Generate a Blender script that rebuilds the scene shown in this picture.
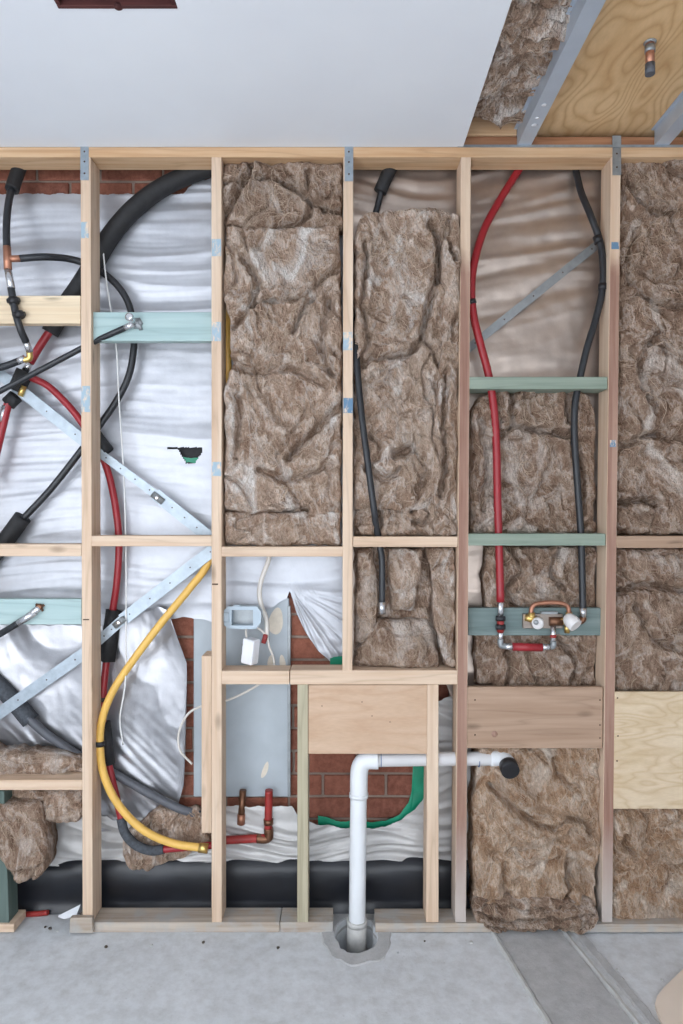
import bpy, bmesh, math, random
import numpy as np
from mathutils import Vector, Matrix
random.seed(4); RNG = np.random.RandomState(7)
for o in list(bpy.data.objects): bpy.data.objects.remove(o)
scene = bpy.context.scene; C = scene.collection

# ------------------------------------------------------------------ camera, world, light, exposure
F_PX, CAM_D, CAM_Z, CX, CY = 1024*24/36, 2.37, 1.46, 341.5, 512.0
cam_d = bpy.data.cameras.new('camera'); cam_d.lens = 24; cam_d.sensor_fit = 'VERTICAL'; cam_d.sensor_height = 36; cam_d.sensor_width = 24
cam = bpy.data.objects.new('camera', cam_d); C.objects.link(cam)
cam.location = (0, -CAM_D, CAM_Z); cam.rotation_euler = (math.pi/2, 0, 0); scene.camera = cam

w = bpy.data.worlds.new('overcast_sky'); scene.world = w; w.use_nodes = True
bg = w.node_tree.nodes['Background']; bg.inputs[0].default_value = (0.86, 0.92, 1.0, 1); bg.inputs[1].default_value = 3.0
def area(name, loc, aim, sx, sy, power, col):
    l = bpy.data.lights.new(name, 'AREA'); l.shape = 'RECTANGLE'; l.size = sx; l.size_y = sy; l.energy = power; l.color = col
    o = bpy.data.objects.new(name, l); C.objects.link(o); o.location = loc
    o.rotation_euler = (Vector(aim)-Vector(loc)).to_track_quat('-Z', 'Y').to_euler(); return o
area('window_daylight', (-2.22, -2.2, 1.55), (0.3, -0.1, 1.4), 1.7, 1.9, 30, (0.93, 0.96, 1.0))
scene.view_settings.view_transform = 'Standard'; scene.view_settings.look = 'None'
scene.view_settings.gamma = 1; scene.view_settings.use_curve_mapping = False
scene.view_settings.exposure = 0.35

# ------------------------------------------------------------------ helpers
def PX(px, Y=0): return (px-CX)*(CAM_D+Y)/F_PX
def PZ(py, Y=0): return CAM_Z-(py-CY)*(CAM_D+Y)/F_PX
def P(px, py, Y=0): return Vector((PX(px, Y), Y, PZ(py, Y)))
def col(r, g, b):
    f = lambda c: (c/255/12.92) if c/255 <= .04045 else ((c/255+.055)/1.055)**2.4
    return (f(r), f(g), f(b), 1)
WORLD = {}
def tag(o, label=None, cat=None, group=None, kind=None):
    if label: o['label'] = label
    if cat: o['category'] = cat
    if group: o['group'] = group
    if kind: o['kind'] = kind
    return o
def attach(o, origin, parent):
    WORLD[o.name] = Vector(origin)
    C.objects.link(o)
    if parent is not None:
        o.parent = parent; o.location = Vector(origin)-WORLD[parent.name]
    else: o.location = origin
def thing(name, loc, label, cat, group=None):
    o = bpy.data.objects.new(name, None); o.empty_display_size = .05
    attach(o, loc, None); return tag(o, label, cat, group)
def mk(name, V, Fc, mat, parent=None, label=None, cat=None, group=None, kind=None, smooth=False):
    V = np.asarray([tuple(v) for v in V] if not isinstance(V, np.ndarray) else V, dtype=float)
    lo, hi = V.min(0), V.max(0); org = np.array([(lo[0]+hi[0])/2, (lo[1]+hi[1])/2, lo[2]])
    me = bpy.data.meshes.new(name); me.from_pydata((V-org).tolist(), [], Fc if isinstance(Fc, list) else Fc.tolist())
    me.materials.append(mat); me.update()
    if smooth: me.polygons.foreach_set('use_smooth', [True]*len(me.polygons))
    o = bpy.data.objects.new(name, me); attach(o, Vector(org), parent)
    return tag(o, label, cat, group, kind)
def mkbm(name, bm, mat, parent=None, smooth=False, **k):
    bm.verts.index_update(); bmesh.ops.recalc_face_normals(bm, faces=bm.faces)
    V = np.array([v.co[:] for v in bm.verts]); Fc = [[v.index for v in f.verts] for f in bm.faces]; bm.free()
    return mk(name, V, Fc, mat, parent, smooth=smooth, **k)
HEXF = [[0,1,2,3],[7,6,5,4],[0,4,5,1],[1,5,6,2],[2,6,7,3],[3,7,4,0]]
def hexa(corners, bev=.0015):
    bm = bmesh.new(); vs = [bm.verts.new(c) for c in corners]
    for f in HEXF: bm.faces.new([vs[i] for i in f])
    if bev: bmesh.ops.bevel(bm, geom=list(bm.edges), offset=bev, segments=1, affect='EDGES', clamp_overlap=True)
    return bm
def box(name, x0, x1, y0, y1, z0, z1, mat, parent=None, bev=.0015, **k):
    return mkbm(name, hexa([(x0,y0,z0),(x1,y0,z0),(x1,y1,z0),(x0,y1,z0),(x0,y0,z1),(x1,y0,z1),(x1,y1,z1),(x0,y1,z1)], bev), mat, parent, **k)
def pbox(name, xl, xr, yt, yb, Y0, Y1, mat, parent=None, xlb=None, xrb=None, bev=.0015, **k):
    """box whose front face sits at depth Y0 and covers these photo pixels (xlb/xrb: bottom edge)"""
    xlb = xl if xlb is None else xlb; xrb = xr if xrb is None else xrb
    a, b, c, d, t, u = PX(xl,Y0), PX(xr,Y0), PX(xlb,Y0), PX(xrb,Y0), PZ(yt,Y0), PZ(yb,Y0)
    return mkbm(name, hexa([(c,Y0,u),(d,Y0,u),(d,Y1,u),(c,Y1,u),(a,Y0,t),(b,Y0,t),(b,Y1,t),(a,Y1,t)], bev), mat, parent, **k)
def smooth_path(pts, per=8):
    pts = [Vector(p) for p in pts]
    if len(pts) < 3: return pts
    out = []; n = len(pts)
    for i in range(n-1):
        p0 = pts[i-1] if i else pts[0]*2-pts[1]; p1, p2 = pts[i], pts[i+1]; p3 = pts[i+2] if i+2 < n else p2*2-p1
        for k in range(per):
            t = k/per
            out.append(.5*((2*p1)+(p2-p0)*t+(2*p0-5*p1+4*p2-p3)*t*t+(3*p1-p0-3*p2+p3)*t**3))
    out.append(pts[-1]); return out
def tube_geo(path, r, seg=14, flat=None):
    V = []; Fc = []; n = len(path); N = None
    rr = r if isinstance(r, (list, tuple)) else [r]*n
    if len(rr) != n: rr = list(np.interp(np.linspace(0,1,n), np.linspace(0,1,len(rr)), rr))
    for i, p in enumerate(path):
        t = (path[min(i+1,n-1)]-path[max(i-1,0)]).normalized()
        if N is None:
            N = Vector((0,-1,0)) if abs(t.y) < .9 else Vector((1,0,0))
        N = (N-t*N.dot(t)).normalized(); B = t.cross(N)
        for k in range(seg):
            a = 2*math.pi*k/seg; V.append(p+(N*math.cos(a)*(flat or 1)+B*math.sin(a))*rr[i])
    for i in range(n-1):
        for k in range(seg):
            q = (k+1) % seg; Fc.append([i*seg+k, i*seg+q, (i+1)*seg+q, (i+1)*seg+k])
    Fc.append(list(range(seg))[::-1]); Fc.append([(n-1)*seg+k for k in range(seg)]); return V, Fc
def tube(name, pts, r, mat, parent=None, per=8, seg=14, flat=None, **k):
    V, Fc = tube_geo(smooth_path(pts, per), r, seg, flat)
    o = mk(name, V, Fc, mat, parent, smooth=True, **k)
    m = o.data; m.polygons[len(m.polygons)-1].use_smooth = False; m.polygons[len(m.polygons)-2].use_smooth = False
    return o
def ptube(name, pts, r, mat, parent=None, **k): return tube(name, [P(*p) for p in pts], r, mat, parent, **k)
def ribbon(name, pts, wid, th, mat, parent=None, **k):
    """flat strap lying in the plane of the wall"""
    V = []; Fc = []; n = len(pts)
    for i, p in enumerate(pts):
        t = (pts[min(i+1,n-1)]-pts[max(i-1,0)]); s = Vector((-t.z,0,t.x)).normalized()*wid/2
        V += [p+s, p-s, p-s+Vector((0,th,0)), p+s+Vector((0,th,0))]
    for i in range(n-1):
        for k2 in range(4):
            q = (k2+1)%4; Fc.append([i*4+k2, i*4+q, i*4+4+q, i*4+4+k2])
    Fc += [[0,1,2,3][::-1], [n*4-4,n*4-3,n*4-2,n*4-1]]
    return mk(name, V, Fc, mat, parent, **k)
def lathe(name, prof, M, mat, parent=None, seg=24, **k):
    V = []; Fc = []; n = len(prof)
    for (r, h) in prof:
        for s in range(seg):
            a = 2*math.pi*s/seg; V.append(M @ Vector((r*math.cos(a), r*math.sin(a), h)))
    for i in range(n-1):
        for s in range(seg):
            q = (s+1)%seg; Fc.append([i*seg+s, i*seg+q, (i+1)*seg+q, (i+1)*seg+s])
    Fc.append(list(range(seg))[::-1]); Fc.append([(n-1)*seg+s for s in range(seg)])
    return mk(name, V, Fc, mat, parent, smooth=True, **k)
def aim(p, d): return Matrix.Translation(Vector(p)) @ Vector(d).to_track_quat('Z','Y').to_matrix().to_4x4()

# vectorised gradient noise
def pn(x, y, seed=0):
    x = np.asarray(x, float); y = np.asarray(y, float)
    xi = np.floor(x).astype(np.int64); yi = np.floor(y).astype(np.int64); xf = x-xi; yf = y-yi
    def g(ix, iy, dx, dy):
        h = (ix*374761393+iy*668265263+seed*1274126177) & 0xffffffff
        h = ((h ^ (h >> 13))*1274126177) & 0xffffffff; h = h ^ (h >> 16)
        a = (h & 0xffff)/65536.0*2*np.pi; return np.cos(a)*dx+np.sin(a)*dy
    u = xf**3*(xf*(xf*6-15)+10); v = yf**3*(yf*(yf*6-15)+10)
    a = g(xi,yi,xf,yf)*(1-u)+g(xi+1,yi,xf-1,yf)*u; b = g(xi,yi+1,xf,yf-1)*(1-u)+g(xi+1,yi+1,xf-1,yf-1)*u
    return (a*(1-v)+b*v)*1.5
def fbm(x, y, seed, oc=4):
    s = 0; a = 1
    for i in range(oc): s = s+a*pn(x*2**i, y*2**i, seed+i); a *= .5
    return s

# ------------------------------------------------------------------ materials
class NT:
    def __init__(s, name):
        s.m = bpy.data.materials.new(name); s.m.use_nodes = True; s.t = s.m.node_tree; s.b = s.t.nodes['Principled BSDF']
        s.tc = s.n('ShaderNodeTexCoord')
    def n(s, ty, **kw):
        x = s.t.nodes.new(ty)
        for k, v in kw.items():
            if k.startswith('i_'):
                key = k[2:]; x.inputs[int(key) if key.isdigit() else key.replace('_',' ')].default_value = v
            else: setattr(x, k, v)
        return x
    def l(s, a, b): s.t.links.new(a, b)
    def map(s, scale, rnd=True, rot=(0,0,0)):
        mp = s.n('ShaderNodeMapping'); mp.inputs['Scale'].default_value = scale; mp.inputs['Rotation'].default_value = rot; s.l(s.tc.outputs['Object'], mp.inputs['Vector'])
        if rnd:
            oi = s.n('ShaderNodeObjectInfo'); mu = s.n('ShaderNodeMath', operation='MULTIPLY', i_1=37.0); s.l(oi.outputs['Random'], mu.inputs[0])
            cx = s.n('ShaderNodeCombineXYZ'); [s.l(mu.outputs[0], cx.inputs[i]) for i in range(3)]; s.l(cx.outputs[0], mp.inputs['Location'])
        return mp.outputs[0]
    def noise(s, vec, scale=1, detail=5, rough=.55, dist=0):
        x = s.n('ShaderNodeTexNoise', i_Scale=scale, i_Detail=detail, i_Roughness=rough, i_Distortion=dist); s.l(vec, x.inputs['Vector']); return x.outputs['Fac']
    def ramp(s, fac, stops):
        x = s.n('ShaderNodeValToRGB'); e = x.color_ramp.elements
        while len(e) < len(stops): e.new(.5)
        for i, (p, c) in enumerate(stops): e[i].position = p; e[i].color = c
        s.l(fac, x.inputs[0]); return x.outputs[0]
    def mix(s, fac, a, b, mode='MIX'):
        x = s.n('ShaderNodeMix', data_type='RGBA', blend_type=mode)
        for v, i in ((fac,0),(a,6),(b,7)):
            if hasattr(v, 'links') or hasattr(v, 'is_linked'): s.l(v, x.inputs[i])
            else: x.inputs[i].default_value = v
        return x.outputs[2]
    def math(s, op, a, b=0.0):
        x = s.n('ShaderNodeMath', operation=op)
        for v, i in ((a,0),(b,1)):
            if hasattr(v, 'is_linked'): s.l(v, x.inputs[i])
            else: x.inputs[i].default_value = v
        return x.outputs[0]
    def bump(s, h, strength=.3, dist=.002):
        x = s.n('ShaderNodeBump', i_Strength=strength, i_Distance=dist); s.l(h, x.inputs['Height']); s.l(x.outputs[0], s.b.inputs['Normal'])
    def out(s, color=None, rough=.6, metal=0, spec=.5):
        if color is not None:
            if hasattr(color, 'is_linked'): s.l(color, s.b.inputs['Base Color'])
            else: s.b.inputs['Base Color'].default_value = color
        s.b.inputs['Roughness'].default_value = rough; s.b.inputs['Metallic'].default_value = metal
        s.b.inputs['Specular IOR Level'].default_value = spec; return s.m
def plain(name, c, rough=.5, metal=0, var=.12, sc=30, bump=.1):
    t = NT(name); v = t.map((1,1,1)); f = t.noise(v, sc, 4)
    d = tuple(x*(1-var) for x in c[:3])+(1,); e = tuple(min(1,x*(1+var)) for x in c[:3])+(1,)
    if bump: t.bump(t.noise(v, sc*4, 3), bump, .001)
    return t.out(t.ramp(f, [(.3,d),(.7,e)]), rough, metal)
def wood(name, a, b, axis, knot=.8, grime=0):
    t = NT(name); s = [26,26,26]; s[axis] = 1.1; v = t.map(tuple(s)); f = t.noise(v, 1.6, 6, .6, .3)
    s2 = [9,9,9]; s2[axis] = .5; v2 = t.map(tuple(s2)); g = t.noise(v2, 1.2, 3)
    rings = t.math('PINGPONG', t.math('MULTIPLY', g, 9.0), .5)
    c = t.ramp(f, [(.3,b),(.7,a)]); dk = tuple(x*.72 for x in b[:3])+(1,)
    c = t.mix(t.math('MULTIPLY', t.math('POWER', t.math('MULTIPLY', rings, 2.0), 4.0), .42), c, dk)
    s3 = [13,13,13]; s3[axis] = 5; vo = t.n('ShaderNodeTexVoronoi', i_Scale=1.0); t.l(t.map(tuple(s3)), vo.inputs['Vector'])
    k = t.ramp(vo.outputs['Distance'], [(.0,(1,1,1,1)),(.10,(.6,.6,.6,1)),(.2,(0,0,0,1))])
    sel = t.math('GREATER_THAN', t.noise(v2, .9, 0), .56)
    c = t.mix(t.math('MULTIPLY', t.math('MULTIPLY', k, sel), knot), c, tuple(x*.4 for x in b[:3])+(1,))
    if grime:
        gn = t.ramp(t.noise(t.map((1,1,1)), 14, 5), [(.45,(0,0,0,1)),(.65,(1,1,1,1))])
        c = t.mix(t.math('MULTIPLY', gn, grime), c, col(170,168,165))
    t.bump(f, .25, .002); return t.out(c, .72, 0, .3)
PINE_A, PINE_B = col(222,200,177), col(202,172,145)
pine_v = wood('pine_grain_vertical', PINE_A, PINE_B, 2); pine_h = wood('pine_grain_horizontal', PINE_A, PINE_B, 0)
pine_o = wood('warm_pine', col(216,186,152), col(192,150,110), 0)
pine_pale = wood('pale_pine', col(230,212,184), col(216,190,156), 0)
pine_plate = wood('dusty_pine', col(196,184,170), col(158,142,126), 0, .4, .85)
brown_v = wood('weathered_brown_timber', col(176,142,122), col(140,102,86), 2, .8, .25)
brown_h = wood('brown_board', col(180,153,131), col(158,129,107), 0, .7)
brown_u = wood('reddish_timber', col(178,132,100), col(140,94,66), 0, .5)
green_v = wood('green_treated_timber_vertical', col(192,183,158), col(166,157,132), 2, .5)
green_h = wood('green_treated_timber', col(150,160,146), col(126,140,126), 0, .5)
teal_h = wood('teal_painted_timber', col(178,198,196), col(158,182,182), 0, .35)
teal_d = wood('dull_teal_timber', col(130,144,141), col(104,121,120), 0, .5)
dark_green_v = wood('dark_green_timber', col(100,114,108), col(78,94,88), 2, .3)
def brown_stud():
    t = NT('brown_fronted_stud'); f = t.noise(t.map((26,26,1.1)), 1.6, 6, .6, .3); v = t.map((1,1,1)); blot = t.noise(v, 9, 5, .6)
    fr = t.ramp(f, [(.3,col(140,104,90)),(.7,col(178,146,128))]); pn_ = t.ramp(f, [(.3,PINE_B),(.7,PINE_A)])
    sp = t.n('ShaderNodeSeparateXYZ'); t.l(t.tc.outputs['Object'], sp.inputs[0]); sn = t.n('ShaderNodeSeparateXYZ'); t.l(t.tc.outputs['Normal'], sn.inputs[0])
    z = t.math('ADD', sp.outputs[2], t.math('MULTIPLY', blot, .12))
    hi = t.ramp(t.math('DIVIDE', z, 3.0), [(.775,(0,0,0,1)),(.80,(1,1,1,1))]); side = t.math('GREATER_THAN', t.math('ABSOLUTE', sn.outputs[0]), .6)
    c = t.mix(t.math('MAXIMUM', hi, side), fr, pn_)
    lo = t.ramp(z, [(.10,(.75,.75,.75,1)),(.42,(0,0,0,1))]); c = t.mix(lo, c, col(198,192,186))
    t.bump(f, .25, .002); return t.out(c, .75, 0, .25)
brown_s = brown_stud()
def ply(name, a, b, c0, scl, lines=16.0):
    t = NT(name); v = t.map(scl); g = t.noise(v, 1.0, 2, .45, .25)
    r = t.math('PINGPONG', t.math('MULTIPLY', g, lines), .5); r = t.math('POWER', t.math('MULTIPLY', r, 2.0), 2.2)
    c = t.ramp(t.noise(v, 2.3, 4), [(.35,b),(.65,a)]); c = t.mix(t.math('MULTIPLY', r, .6), c, c0)
    f = t.noise(t.map((scl[0]*9, scl[1]*9, scl[2]*9)), 3, 4)
    c = t.mix(.12, c, t.ramp(f, [(.3,(.3,.2,.1,1)),(.7,(1,.95,.85,1))]), 'MULTIPLY')
    t.bump(r, .08, .001); return t.out(c, .6, 0, .3)
ply_wall = ply('pale_plywood', col(222,203,176), col(208,186,154), col(192,164,128), (2.2, 4, 9))
ply_pink = ply('pinkish_plywood', col(208,180,155), col(196,165,138), col(190,156,128), (1.4, 4, 6), 9)
ply_ceil = ply('yellow_plywood', col(226,194,150), col(214,178,132), col(184,140,94), (4.2, 1.5, 4), 20)

def wool(name, lo, mid, hi, white):
    t = NT(name); v = t.map((1,1,1)); vs = t.map((1,1,.6), True, (.2,.35,.3))
    n1 = t.noise(vs, 6, 7, .62, 2.2); n2 = t.noise(vs, 17, 8, .7, 3.0); n3 = t.noise(vs, 5.5, 5, .6, 2.0)
    wv = t.n('ShaderNodeTexWave', wave_type='BANDS', bands_direction='DIAGONAL', i_Scale=7.0, i_Distortion=14.0, i_Detail=6.0, i_Detail_Scale=1.6, i_Detail_Roughness=.68); t.l(vs, wv.inputs['Vector'])
    w2 = t.n('ShaderNodeTexWave', wave_type='BANDS', bands_direction='X', i_Scale=26.0, i_Distortion=22.0, i_Detail=5.0, i_Detail_Scale=.9, i_Detail_Roughness=.7); t.l(vs, w2.inputs['Vector'])
    c = t.ramp(n1, [(.32,lo),(.48,mid),(.64,hi)])
    c = t.mix(.45, c, t.ramp(wv.outputs['Fac'], [(.05,lo),(.45,mid),(.8,hi),(.98,white)]))
    c = t.mix(.28, c, t.ramp(n2, [(.33,lo),(.48,mid),(.60,hi),(.72,white)]))
    c = t.mix(t.ramp(n3, [(.54,(0,0,0,1)),(.68,(.85,.85,.85,1))]), c, white)
    c = t.mix(.30, c, t.ramp(w2.outputs['Fac'], [(.1,(.52,.47,.43,1)),(.75,(1.12,1.10,1.1,1))]), 'MULTIPLY')
    t.bump(t.math('ADD', t.math('MULTIPLY', w2.outputs['Fac'], .5), t.math('ADD', wv.outputs['Fac'], t.math('MULTIPLY', n2, 1.5))), .9, .010); return t.out(c, .95, 0, .1)
wool_a = wool('brown_glass_wool', col(122,93,76), col(198,168,145), col(230,208,190), col(252,246,240))
wool_b = wool('darker_glass_wool', col(106,80,66), col(170,141,120), col(208,182,161), col(242,230,220))
wool_c = wool('golden_brown_glass_wool', col(136,100,74), col(196,160,129), col(226,198,172), col(246,234,220))
fibre_m = plain('pale_wool_fibre', col(206,182,160), .9, 0, .2, 20, 0)
fibre_d = plain('brown_wool_fibre', col(166,136,112), .9, 0, .2, 20, 0)
def foil(name, base, rough, metal, weave=.25):
    t = NT(name); v = t.map((1,1,1), False); n = t.noise(v, 13, 5, .6)
    a = t.n('ShaderNodeTexWave', wave_type='BANDS', bands_direction='X', i_Scale=75.0, i_Distortion=.6); b = t.n('ShaderNodeTexWave', wave_type='BANDS', bands_direction='Z', i_Scale=75.0, i_Distortion=.6)
    t.l(v, a.inputs['Vector']); t.l(v, b.inputs['Vector'])
    h = t.math('ADD', t.math('MULTIPLY', t.math('ADD', a.outputs['Fac'], b.outputs['Fac']), weave*.25), t.math('MULTIPLY', n, .8))
    t.bump(h, .35, .004); r = t.n('ShaderNodeMapRange', i_3=rough*.8, i_4=rough*1.25); t.l(n, r.inputs[0]); 
    d = tuple(x*.88 for x in base[:3])+(1,)
    m = t.out(t.ramp(n, [(.35,d),(.65,base)]), rough, metal); t.l(r.outputs[0], t.b.inputs['Roughness']); return m
foil_w = foil('silver_white_foil', col(190,192,198), .42, .55)
foil_s = foil('silver_foil', col(172,172,176), .30, .8, .2)
foil_b = foil('brownish_foil', col(188,172,160), .32, .75)
foil_f = foil('white_woven_foil', col(198,196,194), .5, .35)
galv = plain('galvanised_steel', col(158,168,176), .42, .6, .12, 40)
galv_d = plain('dull_galvanised_steel', col(150,154,156), .45, .6, .12, 40)
chan_m = plain('zinc_channel', col(186,196,208), .45, .35, .06, 12, .03)
black_rub = plain('black_foam_lagging', col(34,34,36), .7, 0, .25, 60, .5)
black_pipe = plain('black_plastic_pipe', col(36,38,42), .38, 0, .15, 20, .02)
grey_pipe = plain('dark_grey_pipe', col(86,88,94), .5, 0, .12, 20)
slate_lag = plain('slate_grey_lagging', col(70,74,80), .8, 0, .35, 90, .5)
red_pipe = plain('red_plastic_pipe', col(150,34,42), .36, 0, .08, 20, .02)
red_dull = plain('dull_red_pipe', col(150,44,40), .5, 0, .2, 20)
yellow_pipe = plain('yellow_gas_pipe', col(228,182,92), .38, 0, .06, 20, .02)
copper = plain('copper', col(180,128,104), .42, .75, .12, 30)
bronze = plain('bronze_fitting', col(120,86,66), .4, .8, .2, 40)
brass = plain('brass', col(216,184,112), .28, .9, .1, 30)
chrome = plain('chrome_fitting', col(206,206,208), .25, .9, .1, 40)
pvc = plain('white_pvc', col(228,230,232), .35, 0, .03, 9, .02)
pvc_dirty = plain('dusty_white_pvc', col(196,194,190), .7, 0, .2, 30, .4)
pvc_grey = plain('grey_white_pvc', col(206,204,204), .4, 0, .04, 9)
black_cap = plain('black_rubber_cap', col(30,30,34), .45, 0, .15, 30)
blue_line = plain('blue_marker', col(84,110,150), .7, 0, .1, 30, 0)
white_pl = plain('white_plastic', col(236,238,242), .35, 0, .02, 9, 0)
cap_pl = plain('milky_plastic_cap', col(220,216,214), .3, 0, .06, 30, 0)
blue_grey = plain('pale_blue_grey_plastic', col(172,186,196), .4, 0, .04, 9, 0)
meter_m = plain('blue_grey_painted_steel', col(172,180,186), .5, .05, .08, 7, .05)
cable_m = plain('off_white_cable', col(214,208,200), .5, 0, .05, 20, 0)
cord_m = plain('white_string', col(226,226,224), .8, 0, .05, 20, 0)
def paint(name, c):
    t = NT(name); f = t.noise(t.map((1,1,.5)), 55, 5, .65)
    return t.out(t.ramp(f, [(.38,PINE_A),(.50,c),(.66,c)]), .85, 0, .2)
paint_b = paint('faded_blue_paint', col(160,180,192)); paint_d = paint('blue_paint', col(104,134,160))
membrane = plain('black_damp_proof_membrane', col(25,27,33), .36, 0, .3, 9, .3)
green_pl = plain('green_plastic_membrane', col(20,138,104), .4, 0, .12, 20, .1)
filler = plain('cream_filler', col(222,212,196), .9, 0, .06, 60, .3)
nail_m = plain('rusty_nail', col(84,62,48), .6, .4, .2, 60, 0)
tag_red = plain('dark_red_connector', col(140,50,48), .5, 0, .1, 30, 0)
paper = plain('white_scrap', col(222,224,228), .8, 0, .04, 20, 0)
card = plain('beige_board', col(226,210,194), .8, 0, .03, 8, .05)
def plaster():
    t = NT('painted_plasterboard'); v = t.map((1,1,1), False)
    t.bump(t.noise(v, 260, 2), .04, .001); return t.out(t.ramp(t.noise(v, 2.2, 3), [(.3,col(226,229,234)),(.7,col(232,235,239))]), .75, 0, .3)
plaster_m = plaster()
def concrete(name, a, b, c0, bs):
    t = NT(name); v = t.map((1,1,1), False); n = t.noise(v, 3.2, 6, .6, .4); n2 = t.noise(v, 22, 6, .7)
    c = t.mix(.45, t.ramp(n, [(.3,b),(.62,a)]), t.ramp(n2, [(.25,c0),(.62,a)]))
    sp = t.n('ShaderNodeTexVoronoi', i_Scale=26.0); t.l(v, sp.inputs['Vector'])
    c = t.mix(t.ramp(sp.outputs['Distance'], [(.0,(.5,.5,.5,1)),(.09,(0,0,0,1))]), c, c0)
    t.bump(t.noise(v, 60, 8, .7), bs, .004); return t.out(c, .85, 0, .25)
conc = concrete('concrete_slab', col(216,219,222), col(196,198,200), col(160,158,154), .25)
conc_p = concrete('rough_concrete_patch', col(188,188,188), col(168,168,168), col(136,134,132), .6)
conc_m = concrete('grey_mortar', col(200,200,198), col(182,182,178), col(156,156,152), .4)
mortar = concrete('brick_mortar', col(150,132,120), col(124,106,96), col(98,84,76), .6)
dirt = concrete('dark_soil', col(92,84,76), col(70,64,58), col(50,46,42), .8)
def brickm():
    t = NT('red_clay_brick'); v = t.map((1,1,1)); oi = t.n('ShaderNodeObjectInfo')
    c = t.ramp(oi.outputs['Random'], [(0,col(126,70,54)),(.5,col(146,84,64)),(1,col(112,62,50))])
    c = t.mix(.5, c, t.ramp(t.noise(v, 40, 6, .7), [(.3,col(96,62,52)),(.7,col(170,120,102))]))
    t.bump(t.noise(v, 120, 6, .7), .5, .004); return t.out(c, .9, 0, .2)
brick_m = brickm()

# ------------------------------------------------------------------ the setting: floor, ceiling, side walls, brick wall
RX, RY0 = 2.25, -3.3
Z_T = PZ(147)                          # top of the top plate, underside of the plasterboard
# floor slab with the hole dug round the waste pipe
HX, HY, HRX, HRY = .052, -.012, .072, .108
def ring(rx, ry, z, n=40, jit=0, seed=0):
    return [(HX+rx*math.cos(2*math.pi*i/n)*(1+jit*float(pn(i*.45,seed+.3,seed))), HY+ry*math.sin(2*math.pi*i/n)*(1+jit*float(pn(i*.45,seed+.7,seed+3))), z) for i in range(n)]
def floor():
    n = 40; inner = ring(HRX, HRY, 0, n, .12, 5); deep = ring(HRX*.92, HRY*.92, -.2, n, .12, 5)
    R = .3; outer = []
    for i in range(n):
        a = 2*math.pi*i/n; c, s = math.cos(a), math.sin(a); m = max(abs(c), abs(s)); outer.append((HX+R*c/m, HY+R*s/m, 0))
    V = inner+outer+deep; Fc = []
    for i in range(n):
        j = (i+1) % n; Fc.append([i, n+i, n+j, j]); Fc.append([2*n+i, i, j, 2*n+j])
    Fc.append([2*n+i for i in range(n)])
    b = len(V); x0, x1, y0, y1 = HX-R, HX+R, HY-R, HY+R
    V += [(-RX,RY0,0),(RX,RY0,0),(RX,y0,0),(-RX,y0,0),(-RX,y1,0),(RX,y1,0),(RX,.4,0),(-RX,.4,0),(x0,y0,0),(x0,y1,0),(x1,y0,0),(x1,y1,0)]
    Fc += [[b,b+1,b+2,b+10,b+8,b+3],[b+3,b+8,b+9,b+4],[b+10,b+2,b+5,b+11],[b+4,b+9,b+11,b+5,b+6,b+7]]
    V += [(-RX,RY0,-.22),(RX,RY0,-.22),(RX,.4,-.22),(-RX,.4,-.22)]; c = b+12
    Fc += [[c,c+1,b+1,b],[c+1,c+2,b+6,b+5,b+2,b+1],[c+3,c+2,c+1,c]]
    return mk('floor', V, Fc, conc, label='pale dusty concrete floor slab with a hole cut round the waste pipe', kind='structure')
FLOOR = floor()
n = 40; ri = ring(HRX*1.03, HRY*1.02, .004, n, .12, 5); ro = ring(.118, .158, .003, n, .10, 11); rb = ring(.124, .165, -.001, n, .10, 11); rd = ring(HRX*.98, HRY*.98, -.03, n, .12, 5)
mk('mortar_collar', ri+ro+rb+rd, [[i, n+i, n+(i+1)%n, (i+1)%n] for i in range(n)]+[[n+i, 2*n+i, 2*n+(i+1)%n, n+(i+1)%n] for i in range(n)]+[[3*n+i, i, (i+1)%n, 3*n+(i+1)%n] for i in range(n)], conc_p, FLOOR, label='smoother grey mortar ring round the hole')
def strip(name, a, b, hgt, mat, seed, label=None):
    """long slab patch on the floor between two edge lines a(y), b(y)"""
    ys = np.linspace(.09, -2.2, 120); V = []; Fc = []
    for i, y in enumerate(ys):
        ja, jb = .004*float(pn(y*30, .5, seed)), .004*float(pn(y*30, 3.5, seed)); xa, xb = a(y)+ja, b(y)+jb; e = min(.006, (xb-xa)/4)
        V += [(xa,y,-.002),(xa+e,y,hgt),(xb-e,y,hgt*.9),(xb,y,-.002)]
    for i in range(len(ys)-1):
        for k in range(3): Fc.append([i*4+k, i*4+4+k, i*4+5+k, i*4+1+k])
    return mk(name, V, Fc, mat, FLOOR, label=label)
strip('trench_patch', lambda y: .530-.15*y, lambda y: .765-.17*y, .005, conc_p, 1, 'rougher grey concrete strip filling a trench')
strip('patch_seam', lambda y: .516-.15*y, lambda y: .534-.15*y, .011, conc_m, 2)
strip('patch_seam', lambda y: .763-.17*y, lambda y: .781-.17*y, .012, conc_m, 3)
strip('patch_seam', lambda y: .800-.175*y, lambda y: .838-.175*y, .006, conc_p, 4)

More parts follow.
